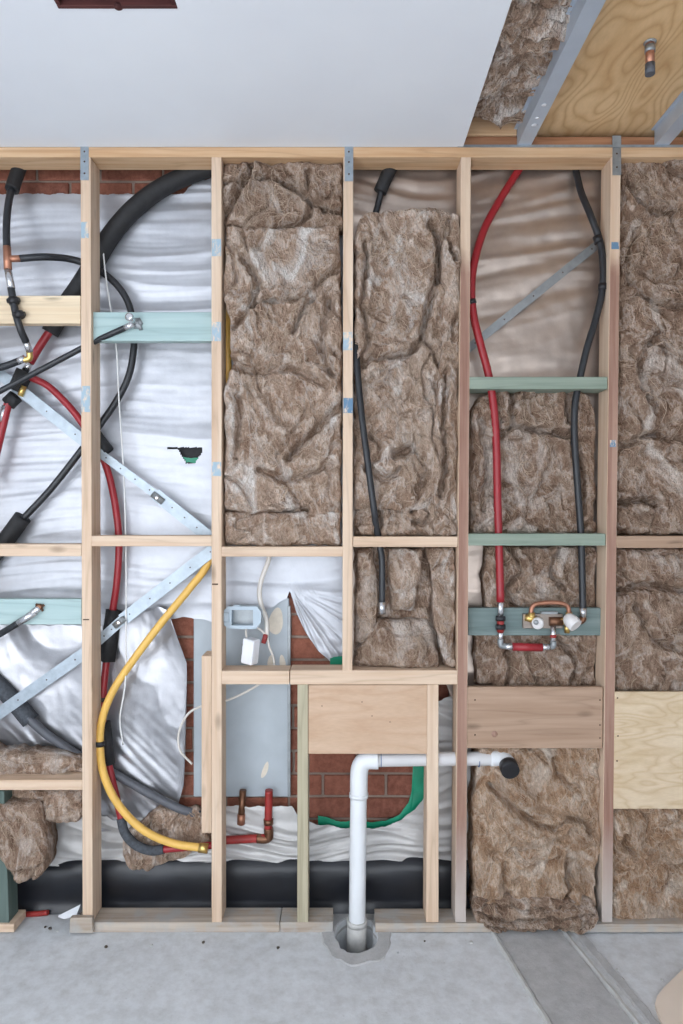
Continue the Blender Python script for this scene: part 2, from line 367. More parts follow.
# plasterboard ceiling with its cutout; bare strip on the right
EX = .333*(Z_T-CAM_Z)
hx0, hx1, hy1, hy0 = -.712, -.412, -.652, -.98
def slab(x0, x1, y0, y1, z0, z1):
    return hexa([(x0,y0,z0),(x1,y0,z0),(x1,y1,z0),(x0,y1,z0),(x0,y0,z1),(x1,y0,z1),(x1,y1,z1),(x0,y1,z1)], 0)
def joinbm(bms):
    o = bmesh.new()
    for b in bms:
        me = bpy.data.meshes.new('tmp'); b.to_mesh(me); o.from_mesh(me); b.free(); bpy.data.meshes.remove(me)
    return o
zc0, zc1 = Z_T, Z_T+.013
CEIL = mkbm('ceiling', joinbm([slab(-RX, hx0, RY0, .0, zc0, zc1), slab(hx0, hx1, RY0, hy0, zc0, zc1), slab(hx0, hx1, hy1, 0, zc0, zc1), slab(hx1, EX, RY0, 0, zc0, zc1), slab(EX, RX, RY0, -1.7, zc0, zc1)]), plaster_m, kind='structure', label='white painted plasterboard ceiling with a cut edge on the right')
box('light_block_deck', -RX, RX, RY0, .4, Z_T+.30, Z_T+.32, brown_h, CEIL)  # unseen deck, added to stop sky light leaking in from above
lin = wood('dark_red_brown_timber', col(96,54,50), col(64,34,34), 0, .4)
LIN = thing('ceiling_opening', ((hx0+hx1)/2, (hy0+hy1)/2, zc0), 'dark brown timber lined opening cut in the white ceiling', 'opening')
box('lining', hx0, hx1, hy1-.012, hy1-.0005, zc0-.002, zc1+.16, lin, LIN); box('lining', hx0-.02, hx1+.02, hy0-.02, hy0, zc1, zc1+.16, lin, LIN)
box('lining', hx0+.0005, hx0+.012, hy0, hy1-.012, zc0-.002, zc1+.16, lin, LIN); box('lining', hx1-.012, hx1-.0005, hy0, hy1-.012, zc0-.002, zc1+.16, lin, LIN)
box('lining_top', hx0-.02, hx1+.02, hy0-.02, hy1+.02, zc1+.16, zc1+.18, lin, LIN)
lathe('fixing', [(.010,0),(.011,.006),(.006,.010)], aim(((117-CX)*1.267/508, hy1-.006, zc0+.004), (0,0,-1)), lin, LIN)

mortar_wall = box('wall_back', -RX, RX, .193, .30, 0, 2.95, mortar, kind='structure', label='red brick outer wall seen through gaps in the foil', bev=0)
box('wall_right', RX, RX+.1, RY0, .3, -.2, 3.05, plaster_m, kind='structure', label='plasterboard side wall outside the picture', bev=0)
_b = joinbm([slab(1.3, RX, RY0-.1, RY0, 0, Z_T+.3), slab(-RX, 1.3, RY0-.1, RY0, 2.25, Z_T+.3), slab(-.55, -.40, RY0-.1, RY0, 0, 2.25)])  # unseen wall, added to give foil reflections contrast and daylight a direction
mkbm('added_wall_front', _b, plaster_m, kind='structure', label='unseen rear wall added behind the viewer, its two openings shaping the daylight')
box('wall_left', -RX-.1, -RX, RY0, .3, -.2, 3.05, plaster_m, kind='structure', label='plasterboard side wall with the daylight window', bev=0)
# bricks where gaps in the foil show them
BY = .186; ch = 22.8*(CAM_D+BY)/F_PX; z774 = PZ(774, BY); bl = .2365
base = None; k = 0
for row in range(-3, 29):
    zb = z774-ch+row*ch                # course between joints
    py = CY-(zb+ch/2-CAM_Z)*F_PX/(CAM_D+BY)
    if 158 < py < 210: xa, xb = -40, 236
    elif 580 < py < 840: xa, xb = 150, 460
    else: continue
    off = PX(386, BY)+(row % 2)*bl/2+.012*math.sin(row*2.3); i0 = math.floor((PX(xa,BY)-off)/bl); i1 = math.ceil((PX(xb,BY)-off)/bl)
    for i in range(i0, i1):
        x = off+i*bl+.005
        if base is None:
            base = box('brick', x, x+bl-.010, BY, BY+.03, zb+.005, zb+ch-.005, brick_m, mortar_wall, bev=.003)
            w0 = Vector(WORLD[base.name])
        else:
            b2 = base.copy(); C.objects.link(b2); WORLD[b2.name] = 0
            b2.location = base.location+Vector((x+(bl-.01)/2, BY+.015+random.uniform(-.003,.003), zb+.005))-w0
            b2.rotation_euler = (0, random.uniform(-.008,.008), random.uniform(-.01,.01))

# ------------------------------------------------------------------ timber frame
ZP = Z_T-.035
def label_t(o, *a): return tag(o, *a)
TOPP = box('top_plate', -2.2, 2.2, 0, .09, ZP, Z_T, pine_o, label='long horizontal pine top plate running just under the ceiling', cat='top plate')
UPP = box('ceiling_plate', EX-.02, 2.2, .004, .094, Z_T+.002, PZ(136), brown_u, label='reddish timber plate above the top plate at the uncovered ceiling', cat='timber plate')
box('trim_1', EX-.02, 2.2, -.004, .003, Z_T-.001, Z_T+.006, galv, kind='structure', label='thin pale metal edge strip above the top plate', bev=0)
pyP = 147+.035*F_PX/CAM_D               # underside of top plate in px
pyB = CY+(CAM_Z-.035)*F_PX/CAM_D        # top of bottom plate in px
SG = 'vertical studs of the timber frame'
def stud(xl, xr, xlb, xrb, label, yt=None, yb=None, mat=pine_v, name='stud', Y0=0, Y1=.09, cat='stud', group=SG):
    return pbox(name, xl, xr, pyP if yt is None else yt, pyB if yb is None else yb, Y0, Y1, mat, None, xlb, xrb, label=label, cat=cat, group=group)
S0 = stud(80.5, 90.6, 82.5, 92.6, 'tall pine stud at far left beside the yellow and red pipes')
S1 = stud(211.4, 221.4, 211.6, 221.8, 'tall pine stud between the foil bay and the tall brown batt')
S1b = stud(201.5, 211.3, 201.5, 211.4, 'short pine packer nailed to the left of a taller stud', 656, 833, name='packer_stud')
S2 = stud(343.4, 353.3, 342.4, 352.4, 'pine stud between two brown batts, ending on the sill', None, 670.5)
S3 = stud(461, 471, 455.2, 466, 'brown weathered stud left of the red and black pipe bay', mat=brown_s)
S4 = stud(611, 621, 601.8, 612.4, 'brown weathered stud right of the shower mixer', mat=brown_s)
M1 = stud(297.5, 308, 297.2, 308.2, 'slim greenish jack stud left of the white waste pipe', 684.7, None, green_v, 'jack_stud')
M2 = stud(427.5, 438.5, 426, 438.6, 'pale pine jack stud right of the white waste pipe', 684.7, None, pine_v, 'jack_stud')
stud(742, 752, 742, 752, 'stud beyond the right edge of the picture', mat=brown_v)
stud(-58, -48, -58, -48, 'stud beyond the left edge of the picture')
def mark(st, xl, xr, yt, yb, m, name='paint_mark', lab=None): return pbox(name, xl, xr, yt, yb, -.0012, .0006, m, st, bev=0, label=lab)
mark(S0, 81, 88.5, 222, 238, paint_b); mark(S0, 81.3, 90, 386, 412, paint_b); mark(S1, 211.8, 221, 239, 256, paint_b); mark(S1, 211.8, 221, 322, 341, paint_b)
mark(S1, 212, 221, 462, 476, paint_b); mark(S2, 343.4, 352.8, 398, 413, paint_d); mark(S2, 343.2, 352.6, 332, 350, paint_b); mark(S4, 611.5, 619, 242, 249, paint_d); mark(S4, 610, 616, 440, 447, paint_d)
mark(S1, 212, 218, 583.5, 585, nail_m, 'pencil_mark'); mark(S0, 83, 89, 619, 620.2, nail_m, 'pencil_mark')
for st, a, b, t, u in ((S0,80.3,88.6,146.5,180),(S2,344.6,353.2,146.5,181),(S4,612.6,621.2,136,175)):
    s = pbox('tie_strap', a, b, t, u, -.0022, -.0004, galv_d if st is S4 else galv, st, bev=0, label='metal tie strap over the stud end')
    for q in (.15,.45,.8):
        p = P((a+b)/2, t+(u-t)*q, -.002); lathe('nail', [(.0035,0),(.003,.001)], aim(p, (0,-1,0)), nail_m, s, 8)
pbox('strap_bend', 612.6, 621.2, 135.4, 147, -.006, -.0022, galv, S4, bev=.0005)
# bottom plates
BG = 'bottom plates on the slab'
pbox('bottom_plate', 74, 279.6, pyB, CY+CAM_Z*F_PX/CAM_D, 0, .09, pine_plate, label='long dusty bottom plate under the foil bay at left', cat='bottom plate', group=BG)
pbox('bottom_plate', 280.2, 333, pyB, CY+CAM_Z*F_PX/CAM_D, 0, .09, pine_plate, label='short dusty bottom plate ending left of the white waste pipe', cat='bottom plate', group=BG)
pbox('bottom_plate', 375.5, 495.5, pyB+1, CY+CAM_Z*F_PX/CAM_D, -.004, .086, pine_plate, label='grey dusty bottom plate right of the white waste pipe', cat='bottom plate', group=BG)
pbox('bottom_plate', 570, 760, pyB+2, CY+CAM_Z*F_PX/CAM_D, -.01, .08, pine_plate, label='grey bottom plate at the lower right corner of the frame', cat='bottom plate', group=BG)
pbox('bottom_plate', -60, 14, pyB+2, CY+CAM_Z*F_PX/CAM_D, -.01, .08, pine_h, label='pine plate end at the lower left corner under the green post', cat='bottom plate', group=BG)
stud(-9, 4, -6, 9, 'short dark green post under the left shelf nogging', 791, pyB+1, dark_green_v, 'green_post', .0, .07)
hb = pbox('timber_block', 70, 92, 918, CY+(CAM_Z)*F_PX/(CAM_D-.004), -.02, -.001, pine_plate, xlb=69, xrb=93, label='small dirty timber offcut against the foot of the left stud', cat='offcut')
# noggings
NG = 'noggings between the studs'
def nog(xl, xr, yt, yb, label, mat=pine_h, Y0=0, Y1=.09, name='nogging', cat='nogging', **k): return pbox(name, xl, xr, yt, yb, Y0, Y1, mat, None, label=label, cat=cat, group=NG, **k)
nog(-47, 80.4, 295.6, 323.4, 'pale pine nogging set on edge at upper left behind the black hose', pine_pale, 0, .035)
N2 = nog(90.5, 212.5, 312, 341, 'light teal board carrying a chrome tap fitting, upper left', teal_h, .022, .055)
N3 = nog(-47, 81.5, 599, 624.5, 'light teal board at the left edge with a chrome outlet', teal_h, .012, .045)
nog(-47, 81.3, 544.3, 556.3, 'pine nogging at the left edge halfway up the wall')
nog(91.5, 211.5, 535.8, 546.3, 'pine nogging across the foil bay over the red pipe')
nog(221.5, 342.8, 546.8, 556.6, 'pine nogging under the tall brown batt')
nog(353, 457.8, 536.6, 547, 'pine nogging under the batt with the black pipe')
nog(469.5, 607.5, 376.8, 389, 'green nogging, upper of the two in the mixer bay', green_h)
nog(468.2, 605.6, 533.7, 545.6, 'green nogging, lower of the two in the mixer bay', green_h)
nog(616.5, 742, 536, 548, 'brown nogging at the right edge between two batts', brown_h)
nog(-47, 82, 780, 790.2, 'dusty pine shelf nogging at lower left carrying wool scraps')
nog(221.6, 289.4, 671, 684.4, 'short pine sill piece under the white electrical plug')
nog(290.2, 457, 670.4, 684.6, 'long pine sill piece over the pinkish plywood panel')
N7 = nog(468.3, 603, 608, 635.5, 'dull teal board behind the shower mixer', teal_d, .045, .07)
PG = 'boards fixed in the frame'
B8 = pbox('brown_board', 467.3, 603, 687, 748.4, .004, .024, brown_h, xlb=467, xrb=602.5, label='wide brown timber board below the shower mixer', cat='board')
B9 = pbox('plywood_panel', 308.3, 427.2, 685, 754, .004, .02, ply_pink, label='pinkish plywood panel above the waste pipe elbow', cat='panel')
B10 = pbox('plywood_panel', 615, 742, 692, 809, -.001, .014, ply_wall, xlb=613.5, label='pale plywood panel with nails at the right edge', cat='panel')
def nails(par, pts, Y, r=.003):
    for (a, b) in pts: lathe('nail', [(r,0),(r*.8,.0012)], aim(P(a, b, Y), (0,-1,0)), nail_m, par, 8)
nails(B10, [(617.5,698),(618,736),(617,761)], -.001); nails(B8, [(600,700),(600,725),(600,738),(475,700),(475,735)], .004); nails(B9, [(322,706),(372,716),(390,722),(362,702)], .004, .002)
lathe('knot', [(.0115,-.001),(.011,.0006)], aim(P(494.5,734,.004), (0,-1,0)), brown_v, B8, 16)

# ------------------------------------------------------------------ foil sheets, membrane, green plastic
def sheet(name, px0, px1, top, bot, Y, disp, mat, label, cat, step=2.0, hole=None, parent=None, thick=0):
    nu = int((px1-px0)/step)+1; px = np.linspace(px0, px1, nu); t = np.interp(px, *zip(*top)); b = np.interp(px, *zip(*bot))
    t = t+1.5*pn(px*.09, 0*px, 91)+.6*pn(px*.4, 0*px, 92); b = b+1.5*pn(px*.09, 0*px, 93)
    nv = int((b-t).max()/step)+2; v = np.linspace(0, 1, nv)[:,None]; py = t[None]+(b-t)[None]*v; PXs = np.broadcast_to(px[None], py.shape)
    x = (PXs-CX)*(CAM_D+Y)/F_PX; z = CAM_Z-(py-CY)*(CAM_D+Y)/F_PX; y = Y+disp(x, z, PXs, py)
    V = np.stack([x, y, z], -1).reshape(-1, 3); idx = np.arange(nu*nv).reshape(nv, nu)
    Fc = np.stack([idx[:-1,:-1], idx[1:,:-1], idx[1:,1:], idx[:-1,1:]], -1).reshape(-1, 4)
    if hole is not None:
        cxp = (PXs[:-1,:-1]+step/2).reshape(-1); cyp = (py[:-1,:-1]+step/2).reshape(-1); Fc = Fc[~hole(cxp, cyp)]
    return mk(name, V, Fc, mat, parent, label=label, cat=cat, smooth=True)
def ridge(n): return 1-np.abs(n)*1.6
def d_f1(x, z, px, py):
    w_ = .5*pn(x*1.6, z*2.2, 3)
    k_ = np.clip(.6+1.2*pn(x*1.2,z*1.6,16),.15,1.2); d = -.009*ridge(pn(x*.45+4, z*8+w_*1.2, 11))-.0036*k_*ridge(pn(x*.8, z*17+w_*2, 12))-.0014*k_*ridge(pn(x*1.6, z*36+w_*3, 13))-.0011*pn(x*9, z*26, 14)-.004*pn(x*2.5,z*2.5,15)
    ax, ay = px-290, py-588; ang = np.arctan2(ax, ay); m = np.clip((px-292)/6, 0, 1)*np.clip((ay+4)/12, 0, 1)*np.clip((362-px)/20, 0, 1)
    return d*(1-.5*m)+m*(.006*pn(ang*9, 0*ang+.2, 31)+.004*np.abs(pn(ang*17, 0*ang+.2, 33)))
hole1 = lambda a, b: (a > 168) & (a < 203) & (b > 447.5) & (b < 449.5+14*np.clip((a-178)/8, 0, 1)*np.clip((204-a)/9, 0, 1)*(a>172))
sheet('foil_wrap', -250, 352, [(-250,195),(184,195),(189,188),(200,181),(224,176),(352,170)],
      [(-250,642),(100,640),(150,620),(192,617),(226,625),(262,612),(287,598),(290,590),(296,611),(304,630),(318,650),(331,663),(345,666),(352,666)],
      .168, d_f1, foil_w, 'large crumpled silver wall wrap with horizontal folds behind the left bays', 'foil wrap', 1.3, hole1)
def d_f2(x, z, px, py):
    w_ = .6*pn(x*1.6, z*2.2, 5); fade = .35+.65*np.clip((330-py)/60, 0, 1)
    return fade*(-.010*ridge(pn(x*1.1, z*11+w_*2, 21))-.003*ridge(pn(x*2, z*22+w_*3, 22)))-.0012*pn(x*20, z*20, 23)-.003*pn(x*3, z*3, 24)
sheet('foil_wrap', 350, 790, [(350,166),(790,166)], [(350,668),(440,668),(452,700),(790,700)], .140, d_f2, foil_b, 'brownish silver wall wrap behind the red and black pipes', 'foil wrap', 2.2)
def d_f3(x, z, px, py):
    w_ = pn(x*3, z*3, 8)
    return -.012*ridge(pn(x*2.4+w_*.6, z*2.4, 41))-.0022*ridge(pn(x*5+w_, z*4, 42))-.0012*ridge(pn(x*13+w_*2, z*9, 47))-.0005*pn(x*26, z*26, 43)-.014*np.clip((720-py)/110, 0, 1)*np.clip((px-150)/30, 0, 1)+.004*ridge(pn((x+z)*16, z*3, 46))*np.clip((py-700)/60,0,1)
sheet('foil_flap', -250, 187.5, [(-250,622),(100,625),(160,606),(168,609),(172,616),(178,634),(184,652),(187.5,662)],
      [(-250,826),(100,830),(160,826),(178,806),(185,782),(187.5,690)], .157, d_f3, foil_s, 'shiny loose silver foil flap with a curved torn edge at left', 'foil flap', 1.8)
def d_f4(x, z, px, py):
    w_ = pn(x*3, z*4, 9); lowz = np.clip((py-850)/30, 0, 1)
    return -.012*ridge(pn(x*1.8, z*14+w_, 51))-.006*ridge(pn(x*3+2, z*30+w_*2, 52))-.0015*pn(x*20, z*30, 53)-.012*lowz
sheet('foil_skirt', -250, 470, [(-250,815),(100,815),(196,822),(214,812),(228,804),(292,806),(300,818),(320,823),(345,827),(385,826),(402,819),(416,806),(428,790),(436,700),(470,690)],
      [(-250,880),(100,879),(300,880),(470,880)], .150, d_f4, foil_f, 'white creased foil skirt along the foot of the wall', 'foil wrap', 1.8)
def d_g(x, z, px, py): return .003*pn(x*14, z*14, 61)
sheet('green_membrane', 318, 426, [(318,815),(330,819),(345,822),(385,821),(400,814),(408,804),(411.5,792),(412,764),(426,763)], [(318,834),(426,834)], .166, d_g, green_pl, 'bright green plastic strip curling behind the white foil skirt', 'plastic strip', 1.6)
sheet('green_scrap', 330, 349, [(330,659),(336,656),(349,655)], [(330,668),(349,670)], .158, d_g, green_pl, 'small green plastic scrap under the pleated foil corner', 'plastic scrap', 1.6)
sheet('green_scrap', 182, 200, [(182,457),(188,458)], [(182,458),(186,464),(188,462)], .178, d_g, green_pl, 'tiny green scrap inside the black tear in the foil', 'plastic scrap', 1.6)
box('painted_tear_shade', PX(150,.18), PX(215,.18), .189, .1925, PZ(480,.18), PZ(435,.18), black_rub, mortar_wall, bev=0, label='black panel painting the shade inside the tear')  # black panel in front of the brick paints the shade inside the tear
# damp proof membrane along the floor, a bulging strip
xs = np.linspace(-2.2, PX(470,.12), 260); V = []; Fc = []
prof = [(.162,.205),(.150,.200),(.128,.185),(.118,.155),(.114,.12),(.116,.085),(.122,.05),(.118,.02),(.105,.002)]
for i, x in enumerate(xs):
    for j, (y, z) in enumerate(prof): V.append((x, y-.004*float(pn(x*5, j*.6, 71))-.002*float(pn(x*17, j*.9, 72)), z*(.94+.04*float(pn(x*2.3, .4, 73))) if j < 4 else z))
m = len(prof)
for i in range(len(xs)-1):
    for j in range(m-1): Fc.append([i*m+j, i*m+j+1, i*m+m+j+1, i*m+m+j])
mk('damp_membrane', V, Fc, membrane, label='glossy black damp proof membrane along the foot of the wall', cat='membrane', smooth=True)

# ------------------------------------------------------------------ glass wool batts
WG = 'brown glass wool batts'
def batt(name, label, rows, Yf, Yb, seed, amp=.022, freq=8., st=(1,1), mat=wool_a, res=.0036, fib=220, R=.02, ang=None, edge=1.6, fn=None, cat='insulation batt', folds=(), fine=1.0, fibm=None, metric=False, swirl=0):
    rows = sorted(rows); pys = [r[0] for r in rows]; s = (CAM_D+Yf)/F_PX
    if metric: s = 1.0
    Hm = (pys[-1]-pys[0])*s; Wm = max((r[2]-r[1]) for r in rows)*s
    nv = max(8, int(Hm/res)); nu = max(8, int(Wm/res)); u = np.linspace(0, 1, nu)[None]; v = np.linspace(0, 1, nv)[:,None]
    eg = edge*(.0035 if metric else 1)
    py0 = pys[0]+(pys[-1]-pys[0])*v+0*u; xl = np.interp(py0, pys, [r[1] for r in rows]); xr = np.interp(py0, pys, [r[2] for r in rows])
    k0 = 1/s*0.0+ (1 if not metric else 1/.0035)
    xl = xl+eg*(fbm(py0*k0*.06, 0*py0+.3, seed+50, 3)); xr = xr+eg*(fbm(py0*k0*.06, 0*py0+.3, seed+60, 3)); px = xl+(xr-xl)*u
    py = py0+eg*((1-v)*fbm(px*k0*.06, 0*px+.6, seed+70, 3)+v*fbm(px*k0*.06, 0*px+.6, seed+80, 3))
    if metric: a, b = px, -py
    else: a, b = (px-CX)*s, CAM_Z-(py-CY)*s
    q1 = fbm(a*3.5, b*3.5, seed+1, 3); q2 = fbm(a*3.5+7, b*3.5, seed+2, 3); qa = a+.085*q1; qb = b+.085*q2
    if swirl: qa, qb = qa+swirl*pn(a*9, b*9, seed+21), qb+swirl*pn(a*9+3, b*9, seed+22)
    f0 = freq*.62
    n0 = pn(qa*f0*st[0]*.6, qb*f0*st[1]*.6, seed+10)
    n1 = np.abs(pn(qa*f0*st[0], qb*f0*st[1], seed+3))**.8; n2 = np.abs(pn(qa*f0*2.1*st[0], qb*f0*2.1*st[1], seed+4))**.8
    n3 = fbm(qa*f0*4.5*st[0], qb*f0*4.5*st[1], seed+5, 2); n4 = fbm(qa*60*st[0], qb*60*st[1], seed+6, 3); n5 = np.abs(pn(qa*f0*1.3*st[0]+9, qb*f0*1.3*st[1], seed+8))
    crease = np.exp(-(n5/.085)**2)*np.clip(pn(a*4, b*4, seed+9)*4+.6, 0, 1)
    h = .6*n0+.62*n1+.26*n2+.13*n3+.09*fine*n4-.42*crease; amp = amp*1.5
    dent = np.zeros_like(a)
    for pts_, dep, wid in folds:           # big creases (positive) and proud ridges (negative)
        wob = 2.0*pn(px*.12, py*.12, seed+33); wob2 = 2.0*pn(px*.12+5, py*.12, seed+34); ppx, ppy = px+wob, py+wob2; best = np.full(a.shape, 1e9)
        pts_ = [(q.x, q.y) for q in smooth_path([(p_[0], p_[1], 0) for p_ in pts_], 4)]
        for (x0_, y0_), (x1_, y1_) in zip(pts_[:-1], pts_[1:]):
            dx, dy = x1_-x0_, y1_-y0_; tt = np.clip(((ppx-x0_)*dx+(ppy-y0_)*dy)/(dx*dx+dy*dy+1e-9), 0, 1); best = np.minimum(best, np.hypot(ppx-x0_-tt*dx, ppy-y0_-tt*dy))
        dent += 1.35*dep*(np.exp(-(best/wid)**2)-.45*np.exp(-((best-2.6*wid)/(1.7*wid))**2))
    eu = np.minimum(u, 1-u)*(xr-xl)*s; ev = np.minimum(v, 1-v)*Hm
    rd = lambda e: R*(1-np.sqrt(np.clip(1-(1-np.clip(e/R, 0, 1))**2, 0, 1)))
    c = Yf+np.minimum(rd(eu)+rd(ev), Yb-Yf)-amp*(h-.32)+dent; c = np.minimum(c, Yb-.002)
    if fn is None: fn = lambda A, B, Cc: np.stack([A, Cc, B], -1)
    Vf = fn(a, b, c).reshape(-1, 3); idx = np.arange(nu*nv).reshape(nv, nu)
    Fq = np.stack([idx[:-1,:-1], idx[1:,:-1], idx[1:,1:], idx[:-1,1:]], -1).reshape(-1, 4).tolist()
    loop = idx[0,:].tolist()+idx[1:,-1].tolist()+idx[-1,-2::-1].tolist()+idx[-2:0:-1,0].tolist()
    Vb = fn(a.reshape(-1)[loop], b.reshape(-1)[loop], np.full(len(loop), Yb)); o0 = nu*nv; L = len(loop)
    for i in range(L):
        j = (i+1) % L; Fq.append([loop[i], loop[j], o0+j, o0+i])
    Fq.append([o0+i for i in range(L)])
    o = mk(name, np.concatenate([Vf, Vb]), Fq, mat, label=label, cat=cat, group=WG, smooth=True)
    # loose fibres lying on the face
    SV = []; SF = []; rs = np.random.RandomState(seed)
    for _ in range(int(fib*1.5)):
        uu, vv = rs.rand(), rs.rand(); L_ = rs.randint(6, 20); curl = rs.randn()*.10; off = rs.randn()*.35; r = rs.uniform(.0002, .0006); lift = rs.uniform(.0005, .004); pts = []
        if rs.rand() < (.07 if swirl else .035): curl = rs.choice([-1,1])*rs.uniform(.05,.42); r = rs.uniform(.0008,.0016); lift = .005; off = rs.rand()*6; L_ += 8
        for k in range(L_):
            i, j = int(vv*(nv-1)), int(uu*(nu-1))
            th = (ang if ang is not None else 1.57)+3.2*q1[i,j]+off+curl*k
            pts.append(fn(a[i,j], b[i,j], c[i,j]-lift*math.sin(math.pi*(k+.5)/L_)-.0005))
            uu += math.cos(th)*.008/Wm; vv += math.sin(th)*.008/Hm
            if not (0 < uu < 1 and 0 < vv < 1): break
        if len(pts) < 3: continue
        b0 = len(SV)
        for k, p in enumerate(pts):
            w_ = r*(1 if 0 < k < len(pts)-1 else .3)
            SV += [tuple(p+np.array([w_,0,0])), tuple(p+np.array([-w_*.5,-w_*.6,w_*.8])), tuple(p+np.array([-w_*.5,w_*.6,-w_*.8]))]
        for k in range(len(pts)-1):
            for e in range(3):
                g = (e+1) % 3; SF.append([b0+k*3+e, b0+k*3+g, b0+k*3+3+g, b0+k*3+3+e])
    if SV: mk('loose_fibres', SV, SF, fibm or fibre_m, o, kind='stuff', smooth=True)
    return o
batt('wool_batt', 'small darker wool batt wedged above the tallest middle batt', [(161,222,343),(190,221,343),(226,223,342)], .03, .12, 101, .03, 8, (1,1.3), wool_b, fib=180, R=.03, folds=[([(225,214),(241,188),(257,178),(283,183),(306,197),(311,207),(301,220),(278,225)],.03,2.6),([(308,199),(323,207),(343,211)],.028,2.4),([(251,164),(248,178),(225,185)],.03,2.4),([(307,172),(309,196)],.02,2)])
batt('wool_batt', 'tall brown wool batt in the middle bay with white tufts', [(224,226,340),(300,223,341),(318,230,342),(368,231,342),(385,224,342),(517,224,341)], .022, .12, 112, .034, 7, (1.1,.8), wool_a, fib=520, folds=[([(244,258),(258,283),(255,300),(250,311),(236,329)],.028,3),([(255,306),(272,300),(285,299),(306,295),(323,279),(341,265)],.026,2.6),([(316,293),(302,311),(293,332)],.026,2.4),([(343,402),(314,431),(288,458)],.028,3),([(226,511),(250,515),(279,513),(307,510)],.03,2),([(238,396),(240,426),(236,458)],.024,3),([(230,360),(255,372),(290,368),(325,385)],.02,3),([(262,400),(275,425),(300,440)],-.015,5),([(268,250),(278,275),(282,295)],-.015,5),([(330,300),(322,340),(332,375)],.022,3),([(260,470),(290,480),(330,465)],.022,3)])
batt('wool_batt', 'low wool strip at the bottom of the middle bay', [(512,225,341),(546,223,340)], .03, .12, 123, .026, 9, (.8,1.3), wool_a, fib=90)
batt('wool_batt', 'brown wool batt with swirled strands beside the black pipe', [(208,372,440),(214,362,452),(240,354.5,455),(340,354,452),(420,354,440),(510,354,440)], .028, .12, 134, .034, 7, (1.1,.8), wool_a, fib=700, swirl=.02, folds=[([(400,470),(385,480),(372,470)],.02,3),([(364,242),(367,265),(364,288),(363,312),(368,341),(361,362)],.026,2),([(430,223),(440,242),(440,260),(438,276),(431,298),(426,320),(420,339),(413,351),(394,356),(373,358),(362,367)],.034,3),([(438,276),(448,286),(454,305),(450,334),(445,358)],.03,2.4),([(422,335),(431,349),(441,369)],.026,2.4),([(372,418),(385,400),(402,400),(412,384),(428,380),(434,396),(424,410),(404,414),(392,430),(374,436)],-.007,1.5),([(378,398),(392,414),(412,420),(430,412)],-.006,1.3),([(366,446),(384,438),(400,446),(420,436)],-.006,1.4),([(390,390),(384,378),(396,366),(410,372)],-.006,1.3),([(366,470),(380,452),(372,436)],.02,2.4),([(396,455),(412,450),(425,470),(418,490)],.026,4)])
batt('wool_strip', 'ragged narrow wool strip folded against the brown stud', [(215,440,459),(300,444,460),(360,440,460),(440,432,459),(536,434,458)], .012, .12, 145, .034, 13, (1.2,.6), wool_a, fib=200, ang=1.5, R=.016, folds=[([(446,370),(443,426),(446,464),(440,495)],.03,2.5),([(450,220),(446,240),(455,262)],.03,2.5)])
batt('wool_roll', 'rolled wool piece resting on the nogging below the swirled batt', [(500,384,446),(510,356,455),(524,354,457),(536,355,456)], .03, .12, 156, .034, 13, (1.1,1.2), wool_a, fib=120, R=.035, folds=[([(374,506),(380,520),(377,536)],.035,2.6),([(412,512),(420,506),(428,512),(424,524),(414,522)],.024,2),([(440,510),(446,522),(438,534)],.026,2.2)])
batt('wool_batt', 'dark wool layer at the back of the bay below the swirled batt', [(545,354,458),(670,354,458)], .105, .138, 333, .02, 8, (1,1), wool_b, fib=120)
batt('wool_roll', 'upright wool roll left of the black pipe end', [(549,358,373),(590,356,380),(630,355,377),(646,356,366)], .03, .12, 167, .03, 10, (1.3,.6), wool_b, fib=90, R=.04, ang=1.5)
batt('wool_batt', 'small wool lobe right of the black pipe end', [(549,388,424),(580,390,421),(613,391,414)], .04, .12, 178, .03, 9, (1,1), wool_a, fib=90, R=.03)
batt('wool_roll', 'tall wool roll hanging beside the brown stud below the nogging', [(548,428,456),(580,433,456),(630,437,456),(668,446,456)], .012, .12, 189, .034, 10, (1.4,.6), wool_a, fib=120, R=.03, ang=1.6)
batt('wool_batt', 'dark wool piece lying on the long sill', [(621,376,428),(634,366,434),(652,356,438),(669,355,442)], .03, .12, 190, .03, 9, (1.2,.9), wool_b, fib=120, R=.03, ang=.5)
batt('wool_batt', 'brown wool batt between the two green noggings', [(388,515,566),(396,480,590),(412,470.5,597),(534,470.5,597)], .068, .13, 201, .034, 8, (1.1,.9), wool_b, fib=260, folds=[([(499,435),(522,428),(568,435)],.026,2.6),([(513,392),(511,428)],.026,2.6),([(540,442),(547,453),(536,485),(525,499),(517,527)],-.018,4),([(568,392),(572,435),(582,477),(582,513)],.026,2.4),([(480,420),(488,470),(482,510)],.024,3)])
batt('wool_batt', 'wool batt just above the shower mixer', [(546,488,597),(575,484,597),(612,486,598)], .072, .13, 212, .032, 8, (1.1,.9), wool_b, fib=130, folds=[([(510,548),(520,570),(505,590),(515,606)],.026,2.6),([(560,548),(552,572),(566,590)],.024,2.4)])
batt('wool_batt', 'wool batt below the shower mixer', [(632,476,598),(688,478,598)], .062, .13, 223, .032, 8, (1.1,.9), wool_b, fib=130, folds=[([(505,640),(512,665),(508,686)],.026,2.6),([(556,640),(575,660),(572,684)],.024,2.4)])
